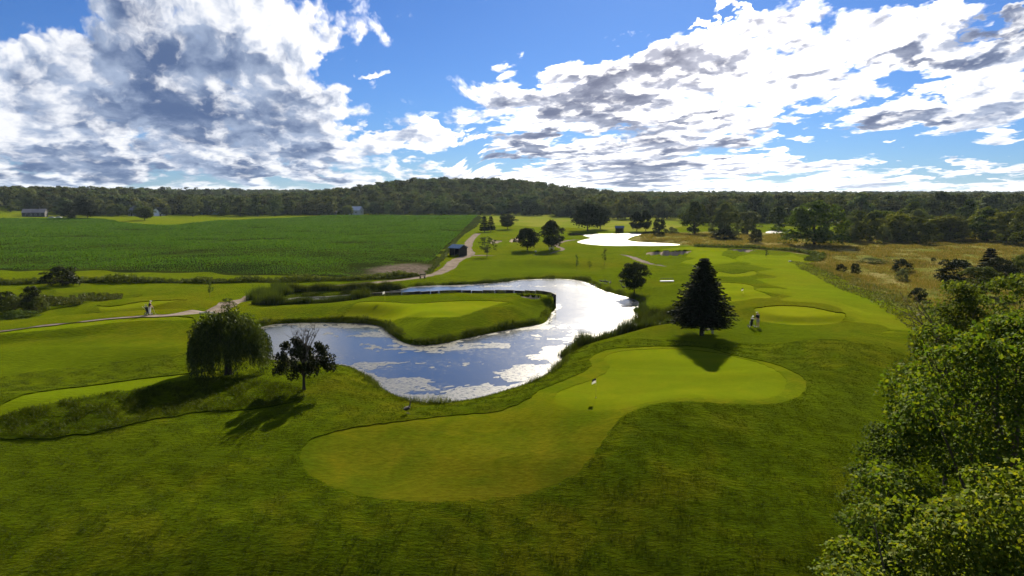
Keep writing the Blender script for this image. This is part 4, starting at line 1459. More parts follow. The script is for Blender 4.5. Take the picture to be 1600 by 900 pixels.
# the crowns of four woodland trees serve as the kinds of the mass
kinds = {}
for ob in COL.objects:
    if ob.name.startswith('crown') and ob.data is not None:
        for i in range(4):
            if ob.data == MESHES['wood%d' % i][0] and i not in kinds:
                kinds[i] = ob
mod = forest.modifiers.new('scatter', 'NODES')
mod.node_group = scatter_nodes('forest_scatter', [kinds[i] for i in range(4)], 'tree_size', 'tree_kind', 'tree_turn')
tag(forest, 'dark woods covering the hill and the horizon', 'forest', kind='stuff')


# ------------------------------------------------------------------ grasses, weeds, crop
def blades(r, P, h, w, k=3, spread=.5, lean=.35):
    """k pointed blades per tuft, one triangle each"""
    n = len(P)
    h = np.repeat(np.broadcast_to(h, n), k) * r.uniform(.55, 1.25, n * k)
    B = np.repeat(P, k, 0)
    a = r.uniform(0, 6.283, n * k)
    s = np.column_stack([np.cos(a), np.sin(a), np.zeros(n * k)])
    off = r.normal(size=(n * k, 3)) * np.array([spread, spread, 0])
    base = B + off
    ww = np.repeat(np.broadcast_to(w, n), k)[:, None] * .5
    tip = base + np.column_stack([r.normal(size=n * k) * lean * h, r.normal(size=n * k) * lean * h, h])
    Vt = np.stack([base - s * ww, base + s * ww, tip], 1).reshape(-1, 3)
    return Vt, np.arange(3 * n * k).reshape(-1, 3)


def scatter(r, n, x0, x1, y0, y1):
    return r.uniform(x0, x1, n), r.uniform(y0, y1, n)


gr = np.random.default_rng(99)
# rough grass near the camera, kept off the mown areas
n = 420000
ang = gr.uniform(-R(41), R(41), n)
rad = np.sqrt(gr.uniform(22 ** 2, 74 ** 2, n))
x, y = rad * np.sin(ang), rad * np.cos(ang)
keep = np.ones(n, bool)
for A_ in (A['fringe'], A['green'], A['strip']):
    keep &= A_.sd(x, y) > .05
keep &= POND.sd(x, y) > .15
x, y = x[keep], y[keep]
clump = wave_noise(x, y, 2.2, 11) + .6 * wave_noise(x, y, .8, 12)
keep = gr.random(len(x)) < np.clip(.45 + .35 * clump, .08, 1)
x, y, clump = x[keep], y[keep], clump[keep]
inm = A['mound'].sd(x, y) < 0
P = np.column_stack([x, y, height(x, y) - .01 + np.where(inm, .13, 0)])
vt = blades(gr, P, np.where(inm, .20, .085), np.where(inm, .045, .032), 2, .05, .6)
tag(mesh_obj('rough_grass', vt[0], vt[1], M['blade'], smooth_shade=False), 'short dark rough grass over the near slopes', 'grass', kind='stuff')


def bank_points(r, P, closed, per_m, lo, hi):
    """random points along a polyline, offset sideways between lo and hi (metres, outwards)"""
    Q = np.roll(P, -1, 0) if closed else P[1:]
    S = P if closed else P[:-1]
    L = np.linalg.norm(Q - S, axis=1)
    n = int(L.sum() * per_m)
    i = r.choice(len(S), n, p=L / L.sum())
    t = r.random(n)[:, None]
    d = unit(Q[i] - S[i])
    nrm = np.column_stack([d[:, 1], -d[:, 0]])
    return S[i] + (Q[i] - S[i]) * t + nrm * r.uniform(lo, hi, n)[:, None]


# long grass round the pond
PP = bank_points(gr, POND.P, True, 70, -1.0, 1.0)
sd = POND.sd(PP[:, 0], PP[:, 1])
db, _ = seg_dist(PP[:, 0], PP[:, 1], BULK, False)
k = (sd > -.15) & (db > .8)
PP = PP[k]
w_ = .30 + .30 * np.clip(wave_noise(PP[:, 0], PP[:, 1], 5, 8), -.7, 1.4)
P = np.column_stack([PP, height(PP[:, 0], PP[:, 1]) - .03])
vt = blades(gr, P, np.maximum(w_, .12), .05, 3, .10, .45)
tag(mesh_obj('bank_grass', vt[0], vt[1], M['reed'], smooth_shade=False), 'uncut grass fringing the banks of the near pond', 'grass', kind='stuff')


def reed_bed(name, pxs, width, n, h, label, hb=.35, mat='reed', zmin=None, w=.07):
    """upright blades along a line given in the photograph"""
    L = spline([at(px, py, WATER_Z if zmin is None else 0) for px, py in pxs], False, 5)
    Pp = bank_points(gr, L, False, n / max(np.linalg.norm(np.diff(L, axis=0), axis=1).sum(), .1), -width / 2, width / 2)
    zz = np.maximum(height(Pp[:, 0], Pp[:, 1]), WATER_Z) - .05
    hh = h * (1 + hb * np.clip(wave_noise(Pp[:, 0], Pp[:, 1], 3.0, 9), -1, 1))
    vt = blades(gr, np.column_stack([Pp, zz]), hh, w, 3, .22, .16)
    return tag(mesh_obj(name, vt[0], vt[1], M[mat], smooth_shade=False), label, 'reeds', kind='stuff')


reed_bed('reeds', [(402, 487), (430, 489), (470, 487), (510, 484), (550, 480)], 1.8, 4600, .95, 'dense reed bed along the front of the narrow pond arm')
reed_bed('reeds', [(404, 478), (415, 470), (435, 463), (455, 461)], 3.4, 3000, 1.3, 'reed bed closing the left end of the narrow pond arm')
reed_bed('reeds', [(450, 460.5), (500, 459), (550, 456.5), (600, 453.5), (622, 451)], 1.5, 3800, 1.05, 'reed bed along the back of the narrow pond arm')
reed_bed('reeds', [(552, 479), (566, 477), (574, 475)], 1.6, 420, 1.3, 'small dark clump of cattails at the end of the bulkhead')
reed_bed('reeds', [(880, 558), (910, 544), (950, 534), (985, 526), (1020, 518)], .9, 1500, 1.25, 'thin line of cattails along the right bank of the near pond')
reed_bed('reeds', [(1008, 500), (1030, 508), (1050, 514), (1054, 505)], 4.0, 2600, 1.0, 'bushy reeds in the pond corner left of the tall spruce')
reed_bed('reeds', [(998, 483), (1006, 495), (1015, 506)], 1.5, 500, .7, 'short reeds on the shore below the round-headed tree')
reed_bed('reeds', [(690, 445.5), (730, 444), (765, 442), (800, 438.5)], 1.0, 600, .45, 'low dark fringe of sedge on the far shore of the near pond')


def leafy(name, C, size, mat, label, cat, aspect=.6, up=1.2):
    L = leaves(gr, C, size, aspect, up=up)
    return tag(mesh_obj(name, L[0], L[1], M[mat], smooth_shade=False), label, cat, kind='stuff')


def weed_belt(name, pxs, width, n, h, label, mat='weed', size=.3):
    L = spline([at(px, py) for px, py in pxs], False, 5)
    Pp = bank_points(gr, L, False, n / np.linalg.norm(np.diff(L, axis=0), axis=1).sum(), -width / 2, width / 2)
    top = h * (.62 + .22 * np.clip(wave_noise(Pp[:, 0], Pp[:, 1], 11.0, 14), -1.3, 1.5) + .2 * np.clip(wave_noise(Pp[:, 0], Pp[:, 1], 1.7, 15), -1, 1.3))
    zz = height(Pp[:, 0], Pp[:, 1]) + gr.uniform(0, 1, len(Pp)) ** .7 * np.maximum(top, .15)
    return leafy(name, np.column_stack([Pp, zz]), size, mat, label, 'weeds')


weed_belt('field_margin_weeds', [(-60, 441), (60, 444), (130, 442), (250, 441.5), (400, 440), (500, 439), (560, 436.5), (610, 433.5), (650, 429)], 2.6, 26000, 1.25, 'dark weedy ditch strip between the crop field and the lawn', 'leaf_mid', .30)
weed_belt('field_edge_weeds', [(668, 424), (682, 412), (694, 398), (706, 384), (722, 366), (740, 356), (746, 350)], 1.6, 6000, .8, 'rank weeds along the right edge of the crop field', 'weed', .34)
weed_belt('meadow_edge_weeds', [(1085, 387), (1130, 388.5), (1180, 389.5), (1215, 392), (1250, 394.5), (1278, 399), (1268, 405)], 4.0, 9000, 1.0, 'dark green weeds along the back edge of the fairway', 'leaf_mid', .36)
weed_belt('meadow_rim_weeds', [(1262, 408), (1300, 428), (1350, 452), (1400, 477), (1440, 497), (1480, 525), (1520, 560)], 8.0, 9000, .55, 'tangled weeds along the right edge of the fairway', 'weed', .26)
weed_belt('bank_weeds', [(70, 484), (100, 472), (140, 468), (190, 465)], 9.0, 12000, .9, 'rough weeds covering the bank left of the upper tee', 'weed', .24)
weed_belt('spruce_corner_weeds', [(1005, 490), (1022, 500), (1040, 508), (1052, 510)], 4.0, 3500, .8, 'leafy weeds at the pond corner left of the tall spruce', 'weed', .22)
weed_belt('far_pond_weeds', [(890, 367), (930, 364.5), (975, 363.5), (1010, 364), (1060, 366)], 3.0, 4500, .8, 'dark weeds along the back of the far pond', 'leaf_dark', .5)
weed_belt('point_weeds', [(626, 531), (640, 537), (682, 537), (715, 531), (745, 524), (790, 515.5), (830, 509), (856, 501), (864, 488)], .7, 2600, .40, 'tufts of weeds hanging over the cut bank of the peninsula', 'leaf_mid', .2)

# crop in rows that run away from the camera
rows = []
fx = np.arange(-20, -520, -.76)
for xr_ in fx:
    ys = []
    yy = 128.0
    while yy < 560:
        ys.append(yy + gr.uniform(-.2, .2))
        yy += max(.62, yy * .0042)
    ys = np.array(ys)
    xs = xr_ - (ys - 150) * .02 + gr.normal(size=len(ys)) * .05
    k = np.abs(xs) / ys < .86
    rows.append(np.column_stack([xs[k], ys[k]]))
Pc = np.concatenate(rows)
mud_c = np.array(at(632, 419))
md = np.hypot((Pc[:, 0] - mud_c[0]) / 11, (Pc[:, 1] - mud_c[1]) / 14) + .25 * wave_noise(Pc[:, 0], Pc[:, 1], 9, 31)
vig = np.clip(.95 + .22 * wave_noise(Pc[:, 0], Pc[:, 1], 34, 32), .3, 1.3) * np.clip((md - .45) * 1.1, 0, 1)
sdF = A['field'].sd(Pc[:, 0], Pc[:, 1])
k = (sdF < -1.0) & (gr.random(len(Pc)) < np.clip(vig * 1.6, 0, .97)) & (vig > .05)
Pc, vig = Pc[k], vig[k]
zc = height(Pc[:, 0], Pc[:, 1])
C = []
S = []
for j in range(3):
    C.append(np.column_stack([Pc + gr.normal(size=Pc.shape) * .09, zc + vig * gr.uniform(.15, .55, len(Pc))]))
    S.append(np.clip(vig, .4, 1.2) * .36 * np.clip(Pc[:, 1] / 190, .85, 2.2))
L = leaves(gr, np.concatenate(C), np.concatenate(S), .62, up=1.8)
tag(mesh_obj('crop_rows', L[0], L[1], M['crop'], smooth_shade=False), 'green crop growing in long rows over the left field', 'crop', kind='stuff')

# tall grass of the meadow
n = 150000
px_ = gr.uniform(1000, 1650, n)
py_ = 306 + 1.0 / gr.uniform(1 / 260, 1 / 58, n)
D = FPX * CAM_H / (py_ - 306)
x, y = (px_ - 800) / FPX * D, D
sdm = A['meadow'].sd(x, y)
cl = wave_noise(x, y, 16, 41) * .6 + wave_noise(x, y, 5, 42) * .5
k = (sdm < -.5) & (gr.random(n) < np.clip(.55 + .4 * cl, .1, 1)) & (FARPOND.sd(x, y) > 1) & (CREEK.sd(x, y) > 1)
x, y, cl = x[k], y[k], cl[k]
vt = blades(gr, np.column_stack([x, y, height(x, y) - .02]), np.clip(.42 + .2 * cl, .15, .9), .07 * np.clip(y / 90, .8, 3), 3, .25, .35)
tag(mesh_obj('meadow_grass', vt[0], vt[1], M['tall'], smooth_shade=False), 'tall tan and green grass waving over the right meadow', 'grass', kind='stuff')

# ------------------------------------------------------------------ built things
def plain(name, col, rough=.7, var=.12, scale=2.0, spec=.25, metal=0.0):
    m, t = new_mat(name)
    P = t.n('ShaderNodeTexCoord').outputs['Object']
    n = t.noise(P, scale, 5, .6)
    hs = t.n('ShaderNodeHueSaturation', Value=t.ss(n, .25, .75, 1 - var, 1 + var), Color=c4(col))
    b = t.n('ShaderNodeBsdfPrincipled', Base_Color=hs.outputs[0], Roughness=rough, Metallic=metal)
    b.inputs['Specular IOR Level'].default_value = spec
    finish(t, b.outputs[0])
    return m


def ribbed(name, col, dirn='X', scale=2.0, rough=.5):
    m, t = new_mat(name)
    P = t.n('ShaderNodeTexCoord').outputs['Object']
    wv = t.n('ShaderNodeTexWave', {'wave_type': 'BANDS', 'bands_direction': dirn}, Vector=P, Scale=scale)
    bm = t.n('ShaderNodeBump', Strength=.4, Distance=.05, Height=wv.outputs['Fac'])
    n = t.noise(P, .6, 4, .6)
    hs = t.n('ShaderNodeHueSaturation', Value=t.ss(n, .3, .7, .85, 1.12), Color=c4(col))
    b = t.n('ShaderNodeBsdfPrincipled', Base_Color=hs.outputs[0], Roughness=rough, Normal=bm.outputs[0])
    finish(t, b.outputs[0])
    return m


M['white'] = plain('white_paint', (.42, .42, .40), .6)
M['siding'] = plain('white_siding', (.80, .80, .80), .6, .05)
M['greysiding'] = plain('grey_siding', (.045, .045, .052), .7)
M['teal'] = ribbed('green_sheet_metal', (.10, .20, .20), 'X', 3.0)
M['roofgrey'] = ribbed('grey_roofing', (.13, .13, .15), 'X', 2.0, .6)
M['roofpale'] = ribbed('pale_metal_roof', (.55, .57, .62), 'X', 2.5, .4)
M['roofblue'] = ribbed('blue_metal_roof', (.045, .10, .19), 'X', 4.0, .35)
M['darkwood'] = plain('dark_timber', (.018, .015, .013), .8, .25, 4.0)
M['wood'] = plain('weathered_timber', (.11, .085, .06), .8, .25, 4.0)
M['glass'] = plain('window_glass', (.02, .025, .03), .1, .0, 1.0, .6)
M['black'] = plain('black_rubber', (.012, .012, .012), .6)
M['metal'] = plain('bare_metal', (.4, .4, .42), .35, .05, 3, .5, .8)
M['skin'] = plain('skin', (.42, .24, .17), .55, .05)
M['navy'] = plain('dark_cloth', (.012, .013, .020), .9)
M['khaki'] = plain('pale_cloth', (.36, .33, .27), .9)
M['whitecloth'] = plain('white_cloth', (.6, .6, .58), .9)
M['hair'] = plain('brown_hair', (.03, .02, .012), .8)
M['goose'] = plain('goose_plumage', (.045, .036, .028), .8, .35, 14)
M['gooseblack'] = plain('goose_black', (.008, .008, .008), .6)
M['stone'] = plain('pale_stone', (.30, .28, .25), .85, .3, 3)
M['flagwhite'] = plain('white_flag_cloth', (.70, .69, .62), .9, .03)
m_, t_ = new_mat('flag_cloth')
finish(t_, t_.n('ShaderNodeMixShader', i0=.5, i1=t_.n('ShaderNodeBsdfDiffuse', Color=(.75, .74, .70, 1)).outputs[0], i2=t_.n('ShaderNodeBsdfTranslucent', Color=(.7, .69, .64, 1)).outputs[0]).outputs[0])
M['flagwhite'] = m_
M['yellowpole'] = plain('yellow_pole', (.45, .38, .05), .5, .05)


def box(B, c, s, rot=0.0, taper=1.0):
    """box centred at c with full sizes s, narrowing towards the top by taper"""
    x, y, z = np.array(s) / 2
    v = np.array([(-x, -y, -z), (x, -y, -z), (x, y, -z), (-x, y, -z), (-x * taper, -y * taper, z), (x * taper, -y * taper, z), (x * taper, y * taper, z), (-x * taper, y * taper, z)])
    cs, sn = math.cos(rot), math.sin(rot)
    v = np.column_stack([v[:, 0] * cs - v[:, 1] * sn, v[:, 0] * sn + v[:, 1] * cs, v[:, 2]]) + np.array(c)
    f = np.array([(0, 3, 2, 1), (4, 5, 6, 7), (0, 1, 5, 4), (1, 2, 6, 5), (2, 3, 7, 6), (3, 0, 4, 7)])
    B.add((v, f))


def rod(B, a, b, r0, r1=None, sides=6):
    a, b = np.array(a, float), np.array(b, float)
    P = np.array([a, a + (b - a) * .5, b])
    B.add(capped(tube(P, [r0, (r0 + (r1 or r0)) / 2, r1 or r0], sides), sides))


def capped(vf, sides):
    """close both ends with quads round a centre point"""
    v, f = vf
    n = len(v)
    c0, c1 = v[:sides].mean(0), v[-sides:].mean(0)
    v = np.concatenate([v, [c0, c1]])
    i = np.arange(sides)
    j = (i + 1) % sides
    e0 = np.stack([np.full(sides, n), j, i, i], 1)
    e1 = np.stack([np.full(sides, n + 1), n - sides + i, n - sides + j, n - sides + j], 1)
    return v, np.concatenate([f, e0, e1])


def build(B, name, mat, parent=None, bevel=0.0):
    v, f = B.get()
    bm = bmesh.new()
    vs_ = [bm.verts.new(p) for p in v]
    for q in f:
        q = list(dict.fromkeys(int(k) for k in q))
        try:
            bm.faces.new([vs_[k] for k in q])
        except ValueError:
            pass
    if bevel:
        bmesh.ops.bevel(bm, geom=list(bm.edges), offset=bevel, segments=1, affect='EDGES')
    bmesh.ops.recalc_face_normals(bm, faces=bm.faces)
    me = bpy.data.meshes.new(name)
    bm.to_mesh(me)
    bm.free()
    me.materials.append(M[mat])
    o = bpy.data.objects.new(name, me)
    COL.objects.link(o)
    o.parent = parent
    return o


def empty(name, loc, rot, label, cat, group=None):
    e = bpy.data.objects.new(name, None)
    COL.objects.link(e)
    e.location = loc
    e.rotation_euler = (0, 0, rot)
    e.empty_display_size = .3
    return tag(e, label, cat, group)


def part(name, mat, parent, *boxes, bevel=0.0):
    B = Bag()
    for b in boxes:
        box(B, *b)
    return build(B, name, mat, parent, bevel)


def gable(name, px, py, L, W, wall_h, roof_h, rot, wallmat, roofmat, label, windows=3, door=True, over=.35, chimney=False):
    x, y, z = ground_at(px, py)
    e = empty(name, (x, y, z - .1), rot, label, 'building')
    # walls with their gable ends, ridge along x
    a, b, h, t = L / 2, W / 2, wall_h, wall_h + roof_h
    v = np.array([(-a, -b, 0), (a, -b, 0), (a, b, 0), (-a, b, 0), (-a, -b, h), (a, -b, h), (a, b, h), (-a, b, h), (-a, 0, t - .02), (a, 0, t - .02)])
    f = [(0, 1, 5, 4), (2, 3, 7, 6), (1, 2, 6, 5), (3, 0, 4, 7), (5, 6, 9, 9), (7, 4, 8, 8), (4, 5, 9, 8), (6, 7, 8, 9)]
    B = Bag()
    B.add((v, np.array(f)))
    build(B, 'wall', wallmat, e)
    k = roof_h / b
    B = Bag()
    th = .16
    for s in (-1, 1):
        y1, z1 = s * (b + over), h - k * over
        q = np.array([(-a - over, y1, z1 + .05), (a + over, y1, z1 + .05), (a + over, 0, t + .05), (-a - over, 0, t + .05)])
        vv = np.concatenate([q, q + [0, 0, th]])
        B.add((vv, np.array([(0, 1, 2, 3), (4, 5, 6, 7), (0, 1, 5, 4), (1, 2, 6, 5), (2, 3, 7, 6), (3, 0, 4, 7)])))
    rf = build(B, 'roof', roofmat, e)
    if chimney:
        part('chimney', 'greysiding', rf, ((a * .4, 0, t + .4), (.7, .7, 1.3)))
    for i in range(windows):
        wx = -a + L * (i + 1) / (windows + 1)
        w = part('window', 'white', e, ((wx, -b - .03, h * .58), (1.1, .08, 1.3)))
        part('pane', 'glass', w, ((wx, -b - .085, h * .58), (.85, .04, 1.05)))
    w = part('window', 'white', e, ((a + .03, 0, h * .62), (.08, 1.1, 1.3)))
    part('pane', 'glass', w, ((a + .085, 0, h * .62), (.04, .85, 1.05)))
    if door:
        part('door', 'darkwood', e, ((-a * .55, -b - .035, 1.05), (1.2, .07, 2.1)))
    return e


gable('farmhouse', 55, 338.5, 15, 9, 3.6, 2.6, .35, 'greysiding', 'roofgrey', 'low grey farmhouse with a grey roof, half hidden by trees at the far left', 4, chimney=True)
gable('barn', 219, 337, 14, 10, 4.2, 3.6, -.25, 'siding', 'roofgrey', 'white barn with a grey roof, behind the round field tree', 3)
gable('gabled_house', 249, 337.5, 7, 5.4, 4.0, 3.0, 1.35, 'siding', 'roofgrey', 'small white house with a steep gable facing the field', 1)
gable('long_shed', 333, 335, 19, 9, 4.0, 1.9, -.1, 'teal', 'roofpale', 'long green metal shed with a pale roof at the wood edge', 4)
gable('barn', 557, 335.5, 9.5, 9, 4.2, 2.9, -.2, 'roofpale', 'roofpale', 'pale grey metal barn at the foot of the wooded hill', 2)
gable('cottage', 519, 335.5, 8, 6, 2.4, 1.4, .2, 'greysiding', 'roofgrey', 'low dark outbuilding left of the pale grey barn', 2)


def shelter(name, px, py, L, W, h, rise, rot, roof, label):
    """open-fronted shelter: posts along the open side, boarded back and ends"""
    x, y, z = ground_at(px, py)
    e = empty(name, (x, y, z), rot, label, 'shelter')
    a, b, t = L / 2, W / 2, h + rise
    n = max(5, int(L / .45))
    for i in range(n):
        w = L / n
        part('board', 'darkwood', e, ((-a + w * (i + .5), b, h / 2), (w - .02, .05, h)))
    n = max(4, int(W / .45))
    for s in (-1, 1):
        for i in range(n):
            w = W / n
            yy = -b + w * (i + .5)
            hh = h + rise * (1 - abs(yy) / b) - .05
            part('board', 'darkwood', e, ((s * a, yy, hh / 2), (.05, w - .02, hh)))
    for xx in (-a + .08, 0, a - .08):
        part('post', 'wood', e, ((xx, -b + .02, h / 2), (.13, .13, h)))
    part('beam', 'wood', e, ((0, -b + .02, h - .09), (L, .10, .18)))
    part('bench_seat', 'wood', e, ((0, b - .35, .45), (L * .9, .4, .06)))
    B = Bag()
    for s in (-1, 1):
        q = np.array([(-a - .3, s * (b + .35), h - rise / b * .35 + .03), (a + .3, s * (b + .35), h - rise / b * .35 + .03), (a + .3, 0, t + .03), (-a - .3, 0, t + .03)])
        vv = np.concatenate([q, q + [0, 0, .09]])
        B.add((vv, np.array([(0, 1, 2, 3), (4, 5, 6, 7), (0, 1, 5, 4), (1, 2, 6, 5), (2, 3, 7, 6), (3, 0, 4, 7)])))
    build(B, 'roof', roof, e)
    return e


shelter('path_shelter', 716, 399, 3.6, 3.3, 2.2, .75, -.62, 'roofblue', 'dark boarded shelter with a blue roof where the gravel path bends')
shelter('pond_shed', 968, 362.5, 3.4, 2.4, 2.0, .7, -.25, 'roofblue', 'little blue-roofed shed on the back shore of the far pond')

# bulkhead of upright panels round the back of the peninsula
L = np.concatenate([[0], np.cumsum(np.linalg.norm(np.diff(BULK, axis=0), axis=1))])
e = empty('retaining_wall', (*BULK[0], WATER_Z), 0, 'dark timber bulkhead holding the back edge of the peninsula green', 'retaining wall')
pr = np.random.default_rng(5)
s, k = .2, 0
base = np.array([*BULK[0], WATER_Z])
while s < L[-1] - .8:
    w = pr.uniform(1.1, 2.1)
    m0 = np.array([np.interp(s, L, BULK[:, 0]), np.interp(s, L, BULK[:, 1])])
    m1 = np.array([np.interp(min(s + w, L[-1]), L, BULK[:, 0]), np.interp(min(s + w, L[-1]), L, BULK[:, 1])])
    c, d = (m0 + m1) / 2, m1 - m0
    nrm = np.array([-d[1], d[0]]) / max(np.linalg.norm(d), .01)
    ia, ib = c + nrm * 1.3, c - nrm * 1.3
    turf = max(gz(*ia), gz(*ib))
    top = turf - WATER_Z + .38 + pr.uniform(-.06, .06)
    part('panel', 'darkwood', e, ((c[0] - base[0], c[1] - base[1], top / 2 - .3), (np.linalg.norm(d), .16, top + .6), math.atan2(d[1], d[0])))
    s += w + pr.uniform(.05, .15)


# ------------------------------------------------------------------ people
def skin_mesh(name, verts, edges, radii, mat, parent, sub=2, root=0):
    me = bpy.data.meshes.new(name)
    me.from_pydata(verts, edges, [])
    o = bpy.data.objects.new(name, me)
    COL.objects.link(o)
    o.modifiers.new('skin', 'SKIN')
    for i, r in enumerate(radii):
        sv = me.skin_vertices[0].data[i]
        sv.radius = (r, r) if not isinstance(r, tuple) else r
        sv.use_root = i == root
    sb = o.modifiers.new('sub', 'SUBSURF')
    sb.levels = sb.render_levels = sub
    dg = bpy.context.evaluated_depsgraph_get()
    res = bpy.data.meshes.new_from_object(o.evaluated_get(dg))
    bpy.data.objects.remove(o)
    bpy.data.meshes.remove(me)
    res.name = name
    res.materials.clear()
    res.materials.append(M[mat])
    res.polygons.foreach_set('use_smooth', np.ones(len(res.polygons), bool))
    o = bpy.data.objects.new(name, res)
    COL.objects.link(o)
    o.parent = parent
    return o


def golfer(px, py, rot, label, top, legs, club=True):
    x, y, z = ground_at(px, py)
    e = empty('person', (x, y, z), rot, label, 'person')
    # facing +y, slightly bowed over the club
    V_ = [(0, 0, .96), (0, .03, 1.12), (0, .06, 1.30), (0, .07, 1.46), (0, .10, 1.54), (0, .13, 1.60), (0, .14, 1.70),                      # 0-6 trunk, neck, head
          (-.10, 0, .90), (-.13, .03, .50), (-.14, -.02, .09), (-.15, .10, .04), (.10, 0, .90), (.13, .03, .50), (.14, -.02, .09), (.15, .10, .04),   # 7-14 legs
          (-.20, .06, 1.42), (-.25, .12, 1.16), (-.09, .33, 1.00), (-.03, .38, .93), (.20, .06, 1.42), (.25, .12, 1.16), (.09, .33, .98), (.03, .38, .89)]  # 15-22 arms
    E_ = [(0, 1), (1, 2), (2, 3), (3, 4), (4, 5), (5, 6), (0, 7), (7, 8), (8, 9), (9, 10), (0, 11), (11, 12), (12, 13), (13, 14), (3, 15), (15, 16), (16, 17), (17, 18), (3, 19), (19, 20), (20, 21), (21, 22)]
    Rr = [.15, .14, .16, .13, .055, .085, .095, .09, .06, .042, .04, .09, .06, .042, .04, .065, .045, .034, .036, .065, .045, .034, .036]
    nv = len(V_)
    for hx, hz, sd_ in ((-.03, .93, -1), (.03, .89, 1)):       # five fingers closing round the grip
        for q in range(5):
            a = len(V_)
            zz = hz + .035 - .020 * q
            V_ += [(hx + sd_ * .010, .405, zz), (hx - sd_ * .012, .428, zz - .004), (hx - sd_ * .034, .418, zz - .012)]
            E_ += [(18 if sd_ < 0 else 22, a), (a, a + 1), (a + 1, a + 2)]
            Rr += [.010, .009, .008]
    skin_mesh('body', V_, E_, Rr, 'skin', e)
    skin_mesh('shirt', [V_[i] for i in (0, 1, 2, 3, 15, 16, 19, 20)], [(0, 1), (1, 2), (2, 3), (3, 4), (4, 5), (3, 6), (6, 7)], [.165, .16, .178, .148, .085, .068, .085, .068], top, e)
    skin_mesh('trousers' if legs[1] else 'shorts', [(0, 0, .99), (-.10, 0, .88), (-.13, .03, .52), (.10, 0, .88), (.13, .03, .52)] + ([(-.14, -.02, .12), (.14, -.02, .12)] if legs[1] else []),
              [(0, 1), (1, 2), (0, 3), (3, 4)] + ([(2, 5), (4, 6)] if legs[1] else []), [.168, .112, .088, .112, .088] + ([.065, .065] if legs[1] else []), legs[0], e)
    for s_ in (-1, 1):
        skin_mesh('shoe', [(s_ * .14, -.05, .05), (s_ * .147, .05, .05), (s_ * .15, .15, .04)], [(0, 1), (1, 2)], [.052, .05, .042], 'whitecloth', e, 1)
        skin_mesh('ear', [(s_ * .092, .13, 1.63), (s_ * .10, .13, 1.665)], [(0, 1)], [.014, .017], 'skin', e, 1)
        skin_mesh('eye', [(s_ * .032, .222, 1.655), (s_ * .032, .226, 1.660)], [(0, 1)], [.010, .010], 'black', e, 1)
    skin_mesh('nose', [(0, .225, 1.655), (0, .246, 1.625)], [(0, 1)], [.011, .016], 'skin', e, 1)
    skin_mesh('mouth', [(-.022, .222, 1.585), (0, .226, 1.583), (.022, .222, 1.585)], [(0, 1), (1, 2)], [.006, .008, .006], 'hair', e, 1)
    skin_mesh('hair', [(0, .075, 1.62), (0, .10, 1.69)], [(0, 1)], [.075, .09], 'hair', e, 1)
    cp = skin_mesh('cap', [(0, .10, 1.715), (0, .13, 1.755)], [(0, 1)], [.108, .085], 'whitecloth', e, 1)
    B = Bag()
    box(B, (0, .265, 1.705), (.15, .12, .015))
    build(B, 'brim', 'whitecloth', cp)
    if club:
        B = Bag()
        rod(B, (0, .36, 1.02), (.02, .62, .04), .010, .006)
        cl = build(B, 'golf_club', 'metal')
        cl.location, cl.rotation_euler = (x, y, z), (0, 0, rot)
        tag(cl, 'golf club held by the ' + label.split(',')[0], 'golf club')
        B = Bag()
        box(B, (.02, .66, .03), (.03, .11, .035))
        build(B, 'club_head', 'metal', cl, .006)
    return e


golfer(1184, 511, .5, 'golfer in a dark shirt and pale shorts, standing right of the tall spruce', 'navy', ('khaki', False))
golfer(234.5, 491.5, -1.3, 'golfer in dark top and white trousers, by the gravel path at the left', 'navy', ('whitecloth', True))


def golf_cart_bag(px, py, rot, label, bagmat):
    x, y, z = ground_at(px, py)
    e = empty('golf_bag', (x, y, z), rot, label, 'golf bag', 'golf bags on push carts')
    B = Bag()
    P = np.array([(0, .05, .22), (0, 0, .5), (0, -.06, .85), (0, -.11, 1.10)])
    B.add(capped(tube(P, [.13, .145, .15, .165], 12), 12))
    bd = build(B, 'bag_body', bagmat, e)
    part('pocket', 'whitecloth', bd, ((0, .165, .55), (.2, .09, .42)), bevel=.02)
    B = Bag()
    B.add(tube(np.array([(0, -.105, 1.07), (0, -.115, 1.13)]), [.178, .178], 12))
    build(B, 'rim', 'whitecloth', bd)
    for i, (dx, dy) in enumerate(((-.07, 0), (.06, .03), (0, -.06), (.03, .07))):
        B = Bag()
        rod(B, (dx, -.11 + dy, 1.05), (dx * 1.4, -.16 + dy, 1.30 + .03 * i), .009)
        box(B, (dx * 1.4 + .03, -.16 + dy, 1.31 + .03 * i), (.11, .05, .06))
        build(B, 'club', 'metal', e)
    B = Bag()
    rod(B, (0, .2, .2), (0, -.5, 1.12), .018)
    rod(B, (-.36, -.12, .16), (0, .02, .42), .015)
    rod(B, (.36, -.12, .16), (0, .02, .42), .015)
    rod(B, (0, .12, .28), (0, .52, .13), .015)
    rod(B, (-.14, -.5, 1.12), (.14, -.5, 1.12), .02)
    build(B, 'frame', 'metal', e)
    for wx, wy, r_ in ((-.38, -.12, .16), (.38, -.12, .16), (0, .54, .13)):
        B = Bag()
        a = np.arange(15) / 14 * 2 * math.pi
        B.add(tube(np.column_stack([np.full(15, wx), wy + (r_ - .025) * np.cos(a), r_ + (r_ - .025) * np.sin(a)]), np.full(15, .025), 6))
        w = build(B, 'wheel', 'black', e)
        B = Bag()
        for q in range(3):
            t_ = q * math.pi / 3
            rod(B, (wx, wy - (r_ - .03) * math.cos(t_), r_ - (r_ - .03) * math.sin(t_)), (wx, wy + (r_ - .03) * math.cos(t_), r_ + (r_ - .03) * math.sin(t_)), .010, sides=4)
        build(B, 'spokes', 'metal', w)
    return e


